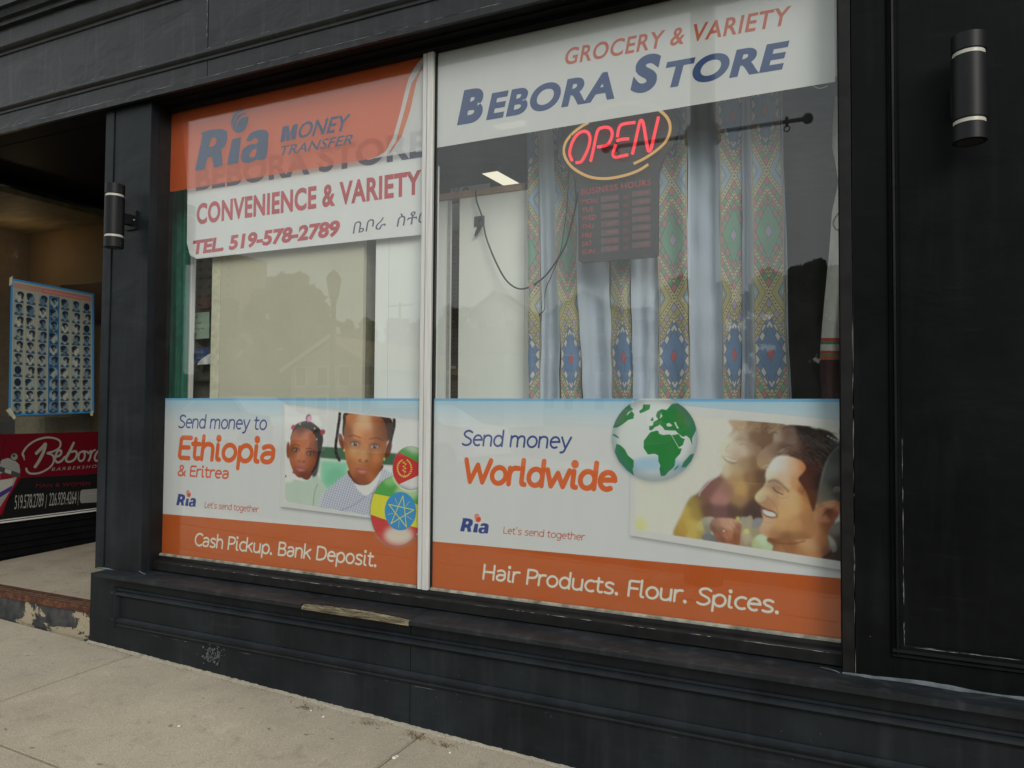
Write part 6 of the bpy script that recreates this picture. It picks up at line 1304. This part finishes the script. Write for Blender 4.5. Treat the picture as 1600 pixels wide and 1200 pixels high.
him = hc.image('hairstyle_chart_print'); ch = thing('hairstyle_chart', 'blue bordered chart of seventy haircut photos taped on barber window', 'poster', (XB - .018, cy0, cz0))
mesh_obj('printed_sheet', [q4, q3, q2, q1], [(0, 1, 2, 3)], vinyl('chart_print', him, thru=0, rough=.3), ch, uvs=[(0, 0), (1, 0), (1, 1), (0, 1)])
tp = simple('masking_tape', (.45, .42, .28), .7)
for lab_, L_ in (('tape_piece', [(9, 641), (16, 637), (25, 652), (22, 656)]), ('tape_piece', [(15, 434), (20, 431), (19, 444), (14, 447)]), ('tape_piece', [(141, 644), (146, 641), (145, 650), (141, 649)])): mesh_obj(lab_, [PX(a_, b_, XB - .0165) for a_, b_ in L_], [(0, 1, 2, 3)], tp, ch)
# barber shop room
bw = simple('barber_wall', (.24, .165, .085), .8, var=.12, scale=2); bc = (lambda t_: t_.done(t_.bsdf(t_.ramp(t_.noise(t_.coord((1, 4, 1)), 3, 5), [(.3, (.14, .11, .06)), (.7, (.26, .21, .12))]), .7)))(NT('stained_ceiling'))
cz_ = ZC + 1.62
cor = PH(48, 367, cz_)
struct('barber_ceiling', lambda m_: m_.box(cor.x - .02, XB - .061, -.3, cor.y + .02, cz_, cz_ + .04), bc)
struct('barber_wall_back', lambda m_: m_.box(cor.x - .02, XB - .03, cor.y, cor.y + .05, ZC - 1.3, cz_), bw)
struct('barber_wall_left', lambda m_: m_.box(cor.x - .05, cor.x, -.3, cor.y, ZC - 1.3, cz_), simple('barber_wall_grey', (.17, .13, .085), .8))
struct('barber_wall_front', lambda m_: m_.box(cor.x, XB - .1, -.35, -.3, ZC - 1.3, cz_), bw)
struct('barber_floor', lambda m_: m_.box(cor.x, XB - .031, -.3, cor.y, ZC - 1.32, ZC - 1.28), M['floor'])
q = PX(75, 665, XB - .5)
tagit(MB().box(q.x - .3, q.x + .1, q.y - .1, q.y + 1.2, ZC - 1.28, PX(110, 651, XB - .5).z, .01).out('counter', simple('cream_counter', (.36, .33, .24), .6)), 'low cream counter inside the barber shop under the chart', 'counter')
q = PX(50, 665, XB - .9); tagit(MB().box(q.x - .2, q.x + .2, q.y - .2, q.y + .25, ZC - 1.28, PX(50, 652, XB - .9).z, .04).out('waiting_chair', simple('grey_seat', (.1, .1, .1), .6)), 'grey padded chair inside the barber shop', 'chair')
q = P(150, 468, cor.y - .04); tagit(MB().box(q.x - .5, q.x + .4, cor.y - .05, cor.y - .002, q.z - .2, q.z + .16, .01).out('framed_picture', simple('dark_frame', (.05, .02, .012), .5, var=.6, scale=4)), 'dark framed picture on the barber shop back wall', 'picture')
q = PX(0, 324, XB - .8); bl = thing('ceiling_bulb', 'tiny bright bulb under the barber shop ceiling at the left edge', 'bulb', tuple(q)); pl_ = bpy.data.lights.new('bulb_light', 'POINT'); pl_.energy = 1.3; pl_.color = (1, .72, .42); pl_.shadow_soft_size = .04; po_ = bpy.data.objects.new('bulb_light', pl_); C.objects.link(po_); po_.parent = bl; po_.location = (-.1, .2, -.35)
MB().ball(q, .018, 10).out('bulb_glass', emit('bulb', (1, .8, .55), 14), bl, smooth=True); MB().tube([q + Vector((0, 0, .018)), Vector((q.x, q.y, cz_))], .006, 6).out('stem', blk, bl)

# ------------------------------------------------------------------ across the street (mirrored in the glass)
leafm = (lambda t_: t_.done(t_.bsdf(t_.ramp(t_.noise(t_.coord(), .9, 4), [(.3, (.035, .05, .018)), (.7, (.075, .1, .035))]), .7, 0, .3)))(NT('foliage'))
bark = simple('bark', (.09, .07, .05), .9, var=.3, scale=8)
def tree(px, ptop, dist, hw, label, low=.1, n=7000, leaf=.3, group='trees across the street'):
    p = RF(px, ptop, dist); zg_ = HG(p.x, p.y) - .12; H = p.z - zg_; rw = hw / FPX * (dist + CY) * 1.12
    t_ = thing('broadleaf_tree', label, 'tree', (p.x, p.y, zg_), group)
    tk = MB(); tk.tube([(p.x, p.y, zg_), (p.x + .1, p.y, zg_ + H * .3), (p.x, p.y, zg_ + H * .62), (p.x, p.y, zg_ + H * .85)], [H * .03, H * .024, H * .014, .03], 8)
    for k in range(7):
        a = k * 2.4; z0 = zg_ + H * (.3 + .06 * k); tk.tube([(p.x, p.y, z0), (p.x + rw * .4 * math.cos(a), p.y + rw * .4 * math.sin(a), z0 + H * .14), (p.x + rw * .75 * math.cos(a), p.y + rw * .75 * math.sin(a), z0 + H * .2)], [H * .012, H * .007, .02], 5)
    tk.out('trunk', bark, t_)
    cl = [];
    for k in range(90):
        th = random.uniform(0, 6.283); ph = random.random(); zz_ = low + (1 - low) * ph; prof_ = math.sin(math.pi * min(1, (1 - ph) * .6 + .1)) ** .6
        rr = rw * prof_ * random.uniform(.35, 1.0); cl.append((p.x + rr * math.cos(th), p.y + rr * math.sin(th) * .8, zg_ + H * (zz_ * .93), rw * random.uniform(.12, .27)))
    v = []; f = []
    for k in range(n):
        cx, cy, cz_2, cr = random.choice(cl); d = Vector((random.gauss(0, 1), random.gauss(0, 1), random.gauss(0, .8))); d = d.normalized() * cr * random.uniform(.55, 1.05); c = Vector((cx, cy, cz_2)) + d
        a = Vector((random.uniform(-1, 1), random.uniform(-1, 1), random.uniform(-1, 1))).normalized() * leaf * random.uniform(.6, 1.2); b = a.cross(Vector((random.uniform(-1, 1), random.uniform(-1, 1), random.uniform(-1, 1)))).normalized() * leaf * .6
        i = len(v); v += [c - a, c + b * .8, c + a, c - b * .8]; f.append((i, i + 1, i + 2, i + 3))
    mesh_obj('crown', v, f, leafm, t_)
tree(345, 458, 40, 50, 'tree mirrored at the left of the left pane below the tower block', n=6000)
tree(450, 427, 34, 92, 'tallest round-topped tree mirrored in the middle of the left pane', n=11000)
tree(530, 498, 58, 46, 'low domed tree mirrored behind the lamp post and gabled house')
tree(572, 492, 60, 30, 'small tree mirrored over the dark gap of the left pane', leaf=.35)
tree(622, 492, 66, 34, 'small tree mirrored on the white board next to the utility pole', leaf=.35)
tree(655, 494, 62, 26, 'small tree mirrored just left of the mullion', leaf=.35)
tree(712, 470, 58, 40, 'tree mirrored just right of the mullion', leaf=.35, n=6500)
tree(800, 505, 75, 60, 'wide low tree mirrored in front of the gabled apartment block', leaf=.4)
tree(1090, 428, 44, 74, 'broad tree mirrored behind the patterned cloth, right of the apartments', leaf=.35, n=9000)
tree(1215, 412, 38, 60, 'dense tree mirrored at the right hem of the patterned cloth', n=9000)
tree(1285, 402, 34, 62, 'dark tree mirrored beside the white dress', n=9000)
tree(1420, 380, 36, 90, 'large tree mirrored faintly in the dark panel right of the window', n=9000)
tree(1600, 360, 32, 100, 'large tree across the street at the far right', n=9000)
tree(210, 470, 46, 60, 'tree across the street at the far left', n=6000)
tree(60, 450, 44, 80, 'broad tree across the street beyond the entrance side', n=6000)
hw_ = MB(); v = []; f = []
for k in range(26000):
    x = random.uniform(-170, 170); y = random.uniform(-92, -84); z = HG(x, y) + 6.2 * random.random() ** .7 * (.75 + .25 * math.sin(x * .12)); c = Vector((x, y, z)); a = Vector((random.gauss(0, 1), random.gauss(0, 1), random.gauss(0, 1))).normalized() * .8; b = a.cross(Vector((0, 1, .3))).normalized() * .6
    i = len(v); v += [c - a, c + b, c + a, c - b]; f.append((i, i + 1, i + 2, i + 3))
tagit(mesh_obj('far_hedge', v, f, leafm), 'distant belt of trees behind the houses across the street', 'trees', kind='stuff')
wcol = simple('render_tan', (.42, .38, .29), .85, var=.08, scale=1); wcol2 = simple('pale_siding', (.5, .5, .47), .8, var=.06, scale=1); rfm = simple('shingle_roof', (.1, .085, .07), .9, var=.25, scale=4); rfy = simple('tan_roof', (.30, .23, .12), .9, var=.15, scale=4); wfm = simple('white_frame', (.7, .7, .68), .6); pnm = (lambda t_: t_.done(t_.bsdf((.03, .035, .04), .08)))(NT('dark_window_glass')); twm = simple('tower_brick', (.34, .29, .2), .85, var=.08, scale=.5); twd = simple('tower_dark', (.17, .15, .11), .8)
def house(name, label, cat, x0, x1, yf, dep, zeave, zridge, floors, ncol, wm, rm, gab=True, sill=.9, wh=1.3, ww=1.0, base=None):
    zg_ = (HG((x0 + x1) / 2, yf) - .4) if base is None else base; t_ = thing(name, label, cat, ((x0 + x1) / 2, yf - dep / 2, zg_))
    MB().box(x0, x1, yf - dep, yf, zg_, zeave).out('walls', wm, t_)
    if zridge > zeave:
        ym = yf - dep / 2; xm_ = (x0 + x1) / 2; e = .4
        if gab: MB().add([(x0 - e, yf + e, zeave), (x1 + e, yf + e, zeave), (x1 + e, yf - dep - e, zeave), (x0 - e, yf - dep - e, zeave), (x0 + 1, ym, zridge), (x1 - 1, ym, zridge)], [(0, 1, 5, 4), (2, 3, 4, 5), (1, 2, 5), (3, 0, 4), (0, 3, 2, 1)]).out('roof', rm, t_)
        else:
            MB().add([(x0, yf, zeave), (x1, yf, zeave), (xm_, yf, zridge), (x0, yf - dep, zeave), (x1, yf - dep, zeave), (xm_, yf - dep, zridge)], [(0, 1, 2), (3, 5, 4), (0, 2, 5, 3), (1, 4, 5, 2)]).out('gable', wm, t_)
            MB().add([(x0 - e, yf + e, zeave - .2), (xm_, yf + e, zridge + .15), (xm_, yf - dep - e, zridge + .15), (x0 - e, yf - dep - e, zeave - .2), (x1 + e, yf + e, zeave - .2), (x1 + e, yf - dep - e, zeave - .2)], [(0, 1, 2, 3), (1, 4, 5, 2)]).out('roof', rm, t_)
            for sgn, xe in ((-1, x0 - e), (1, x1 + e)): MB().add([(xe, yf + e + .02, zeave - .35), (xe, yf + e + .02, zeave - .12), (xm_, yf + e + .02, zridge + .23), (xm_, yf + e + .02, zridge)], [(0, 1, 2, 3)]).out('bargeboard', wfm, t_)
    fh = (zeave - (HG((x0 + x1) / 2, yf))) / floors; cw = (x1 - x0) / ncol; fr0 = pn0 = None
    for i in range(floors):
        for j in range(ncol):
            xc = x0 + cw * (j + .5); z0 = zeave - fh * (i + 1) + sill
            if fr0 is None:
                fr0 = MB().box(xc - ww / 2 - .08, xc + ww / 2 + .08, yf - .02, yf + .06, z0 - .08, z0 + wh + .08).out('window', wfm, t_); pn0 = MB().box(xc - ww / 2, xc + ww / 2, yf + .03, yf + .065, z0, z0 + wh).out('pane', pnm, fr0); bx, bz = xc, z0
            else:
                a_ = fr0.copy(); C.objects.link(a_); a_.parent = t_; a_.location = fr0.location + Vector((xc - bx, 0, z0 - bz)); b_ = pn0.copy(); C.objects.link(b_); b_.parent = a_; b_.location = pn0.location
    return t_
# gabled house behind the lamp post
a, b, c = RF(455, 600, 27), RF(592, 600, 27), RF(500, 536, 27)
house('gabled_house', 'tan gabled house mirrored behind the lamp post in the left pane', 'house', a.x, b.x, -27, 8, RF(520, 572, 27).z, RF(520, 530, 27).z, 2, 4, wcol, rfy, False, .5, .9, .6)
p = RF(500, 514, 26.5); dm = thing('dormer_house', 'low white-trimmed dormer cottage mirrored behind the tan house', 'house', (p.x, -37, HG(p.x, -37)))
MB().box(p.x - 5, p.x + 5, -43, -37, HG(p.x, -37) - .5, RF(500, 560, 37).z).out('walls', wcol2, dm); q = RF(500, 515, 37); MB().add([(p.x - 5.3, -36.6, RF(500, 560, 37).z), (p.x + 5.3, -36.6, RF(500, 560, 37).z), (p.x + 5.3, -43.4, RF(500, 560, 37).z), (p.x - 5.3, -43.4, RF(500, 560, 37).z), (p.x - 4, -40, q.z), (p.x + 4, -40, q.z)], [(0, 1, 5, 4), (2, 3, 4, 5), (1, 2, 5), (3, 0, 4)]).out('roof', rfm, dm)
fr = MB().box(q.x - .9, q.x + .9, -38, -37.2, q.z - 1.6, q.z + .2).out('window', wfm, dm); MB().box(q.x - .6, q.x + .6, -37.2, -37.15, q.z - 1.3, q.z - .1).out('pane', pnm, fr)
# apartments with two gables
a, b = RF(742, 600, 56), RF(1010, 600, 56); ze = RF(850, 492, 56).z
house('apartment_block', 'pale three-storey apartment block mirrored in the right pane', 'building', a.x, b.x, -56, 14, ze, ze + 1.2, 3, 14, wcol2, rfm, True, .9, 1.3, .9)
for px, lab in ((790, 'left'), (925, 'right')):
    q = RF(px, 470, 55.4); house('gabled_wing', 'gabled front wing of the mirrored apartment block, the %s one' % lab, 'building', q.x - 2.6, q.x + 2.6, -53.6, 2.3, ze + .1, q.z + .4, 3, 2, wcol2, rfm, False, .9, 1.3, .8)
# tower block
a, b = RF(303, 600, 190), RF(361, 600, 190); tz = RF(330, 400, 190).z
tw = house('tower_block', 'tall tan tower block mirrored at the top left of the left pane', 'building', a.x, b.x, -190, 16, tz, tz, 17, 4, twm, twm, True, 1.0, 1.4, 1.9)
# lamp post with lantern
def lantern_post():
    p = RF(519, 610, 11.0); s_ = 1.0; zb2 = HG(p.x, p.y) ; t_ = thing('lamp_post', 'traditional lantern lamp post mirrored in the left pane', 'street lamp', (p.x, p.y, zb2)); mt = simple('lamp_green', (.03, .035, .03), .5)
    zl0, zl1, zl2 = RF(519, 465, 11).z, RF(519, 438, 11).z, RF(519, 425, 11).z; w1 = .17
    MB().lathe([(.16, 0), (.16, .3), (.11, .4), (.1, 1.0), (.07, 1.1), (.06, zl0 - zb2 - .12), (.09, zl0 - zb2 - .1), (.06, zl0 - zb2 - .06), (.1, zl0 - zb2)], (p.x, p.y, zb2), 14).out('post', mt, t_, smooth='a')
    MB().lathe([(w1 * .6, zl0), (w1 * .98, zl1)], (p.x, p.y, 0), 6).out('lantern_glass', simple('lantern_glass', (.3, .3, .25), .3), t_); fr_2 = MB()
    for k in range(6): a_ = 2 * math.pi * k / 6; fr_2.tube([(p.x + w1 * .62 * math.cos(a_), p.y + w1 * .62 * math.sin(a_), zl0), (p.x + w1 * math.cos(a_), p.y + w1 * math.sin(a_), zl1)], .012, 5)
    fr_2.lathe([(w1 * .62, zl0 - .03), (w1 * .66, zl0)], (p.x, p.y, 0), 6); fr_2.out('lantern_frame', mt, t_)
    MB().lathe([(w1 * 1.2, zl1), (w1 * 1.1, zl1 + .04), (w1 * .8, zl1 + .14), (w1 * .4, zl1 + .2), (.02, zl1 + .22), (.03, zl2 + .02), (.005, zl2 + .07)], (p.x, p.y, 0), 6).out('lantern_cap', mt, t_)
lantern_post()
q = RF(625, 473, 52); up = thing('utility_pole', 'wooden utility pole mirrored on the white board by the mullion', 'pole', (q.x, q.y, HG(q.x, q.y)))
MB().tube([(q.x, q.y, HG(q.x, q.y) - .1), (q.x, q.y, q.z)], [.16, .11], 8).out('pole', bark, up); MB().box(q.x - 1.3, q.x + 1.3, q.y - .06, q.y + .06, q.z - .3, q.z - .18).out('crossarm', bark, up)
# post with banner arm at the near kerb, mirrored in the right pane
YK = 3.74; q = RF(1098, 210, YK); kp = thing('banner_post', 'dark grey kerb post with crossarm and ball ends mirrored over the OPEN sign', 'post', (q.x, -YK, gz(q.x, -YK)))
pmt = simple('dark_post_paint', (.012, .013, .013), .5); rr = 19.5 / FPX * (YK + CY) / ray(1098, 210).y
MB().lathe([(.17, 0), (.17, .25), (rr * 1.05, .32), (rr, .4), (rr * .97, 5.2)], (q.x, -YK, gz(q.x, -YK)), 24).out('shaft', pmt, kp, smooth='a')
MB().lathe([(rr * 1.05, -.085), (rr * 1.42, -.07), (rr * 1.46, .02), (rr * 1.3, .065), (rr * 1.0, .085)], (q.x, -YK, q.z), 24).out('collar', pmt, kp, smooth='a')
e0, e1 = RF(947, 232, YK), RF(1262, 184.5, YK); zz_ = (e0.z + e1.z) / 2
MB().tube([(e0.x, -YK, zz_), (e1.x, -YK, zz_)], .0184, 10).out('crossarm', pmt, kp, smooth=True)
for e in (e0, e1): MB().ball((e.x, -YK, zz_), .047, 16).out('ball_end', pmt, kp, smooth=True)
for px in (963, 1229.5):
    r_ = RF(px, 210, YK); MB().tube([(r_.x + .024 * math.cos(k), -YK, zz_ - .062 + .024 * math.sin(k)) for k in np.linspace(0, 6.283, 17)[:-1]], .006, 6, True).out('eye_ring', pmt, kp, smooth=True)
    MB().box(r_.x - .012, r_.x + .012, -YK - .022, -YK + .022, zz_ - .04, zz_ + .04, .004).out('clamp', pmt, kp)
# parked cars
def car(px, dist, col, label):
    q = RF(px, 612, dist); g = HG(q.x, -dist); t_ = thing('parked_car', label, 'car', (q.x, -dist, g), 'cars parked across the street'); x = q.x; y = -dist
    side = [(-2.2, .35), (-2.25, .7), (-1.9, .92), (-1.15, 1.0), (-.55, 1.42), (.75, 1.45), (1.45, 1.02), (2.1, .95), (2.22, .7), (2.2, .35)]
    m_ = MB(); v = []; n = len(side)
    for yy_, k_ in ((-.82, .93), (-.9, 1.), (.9, 1.), (.82, .93)):
        for a_, b_ in side: v.append((x + a_ * (1 if k_ == 1 else .985), y + (yy_ if b_ < 1.1 else yy_ * .8), g + b_ - (0 if k_ == 1 else .0)))
    f = []
    for r_ in range(3):
        for i in range(n): f.append((r_ * n + i, r_ * n + (i + 1) % n, (r_ + 1) * n + (i + 1) % n, (r_ + 1) * n + i))
    f += [tuple(range(n)), tuple(range(3 * n, 4 * n))[::-1]]; m_.add(v, f); m_.out('body', simple('car_paint_' + label[:6], col, .25, var=.03), t_, smooth='a')
    for yy_ in (-.79, .79):
        s2 = 1 if yy_ > 0 else -1
        MB().add([(x - 1.0, y + s2 * .86, g + 1.03), (x - .5, y + s2 * .74, g + 1.36), (x + .7, y + s2 * .74, g + 1.38), (x + 1.2, y + s2 * .86, g + 1.05)], [(0, 1, 2, 3)]).out('side_window', pnm, t_)
        for xx in (-1.4, 1.4): MB().frombm((lambda b_: (bmesh.ops.create_cone(b_, cap_ends=True, segments=18, radius1=.32, radius2=.32, depth=.2), b_)[1])(bmesh.new()), Matrix.Translation((x + xx, y + s2 * .83, g + .32)) @ Matrix.Rotation(math.pi / 2, 4, 'X')).out('wheel', blk, t_)
car(365, 11.8, (.6, .6, .6), 'silver parked car mirrored low at the left pane'); car(640, 11.8, (.7, .7, .68), 'white parked car mirrored beside the mullion'); car(1150, 11.8, (.05, .05, .06), 'black parked car mirrored behind the cloth')
# close the ends of the recess so no daylight leaks in from behind
struct('recess_wall_back', lambda m_: m_.box(XB - .12, XA + .02, 2.72, 2.76, ZC - 2.0, zb_ + .05), M['black'])
struct('recess_wall_left', lambda m_: m_.box(XB - .11, XB - .062, cor.y + .051, 2.719, ZC - 2.0, zb_ + .05), M['black'])
struct('hall_ceiling', lambda m_: m_.box(XB - .12, XA + .02, 2.621, 2.719, zb_ + .001, zb_ + .05), M['black'])
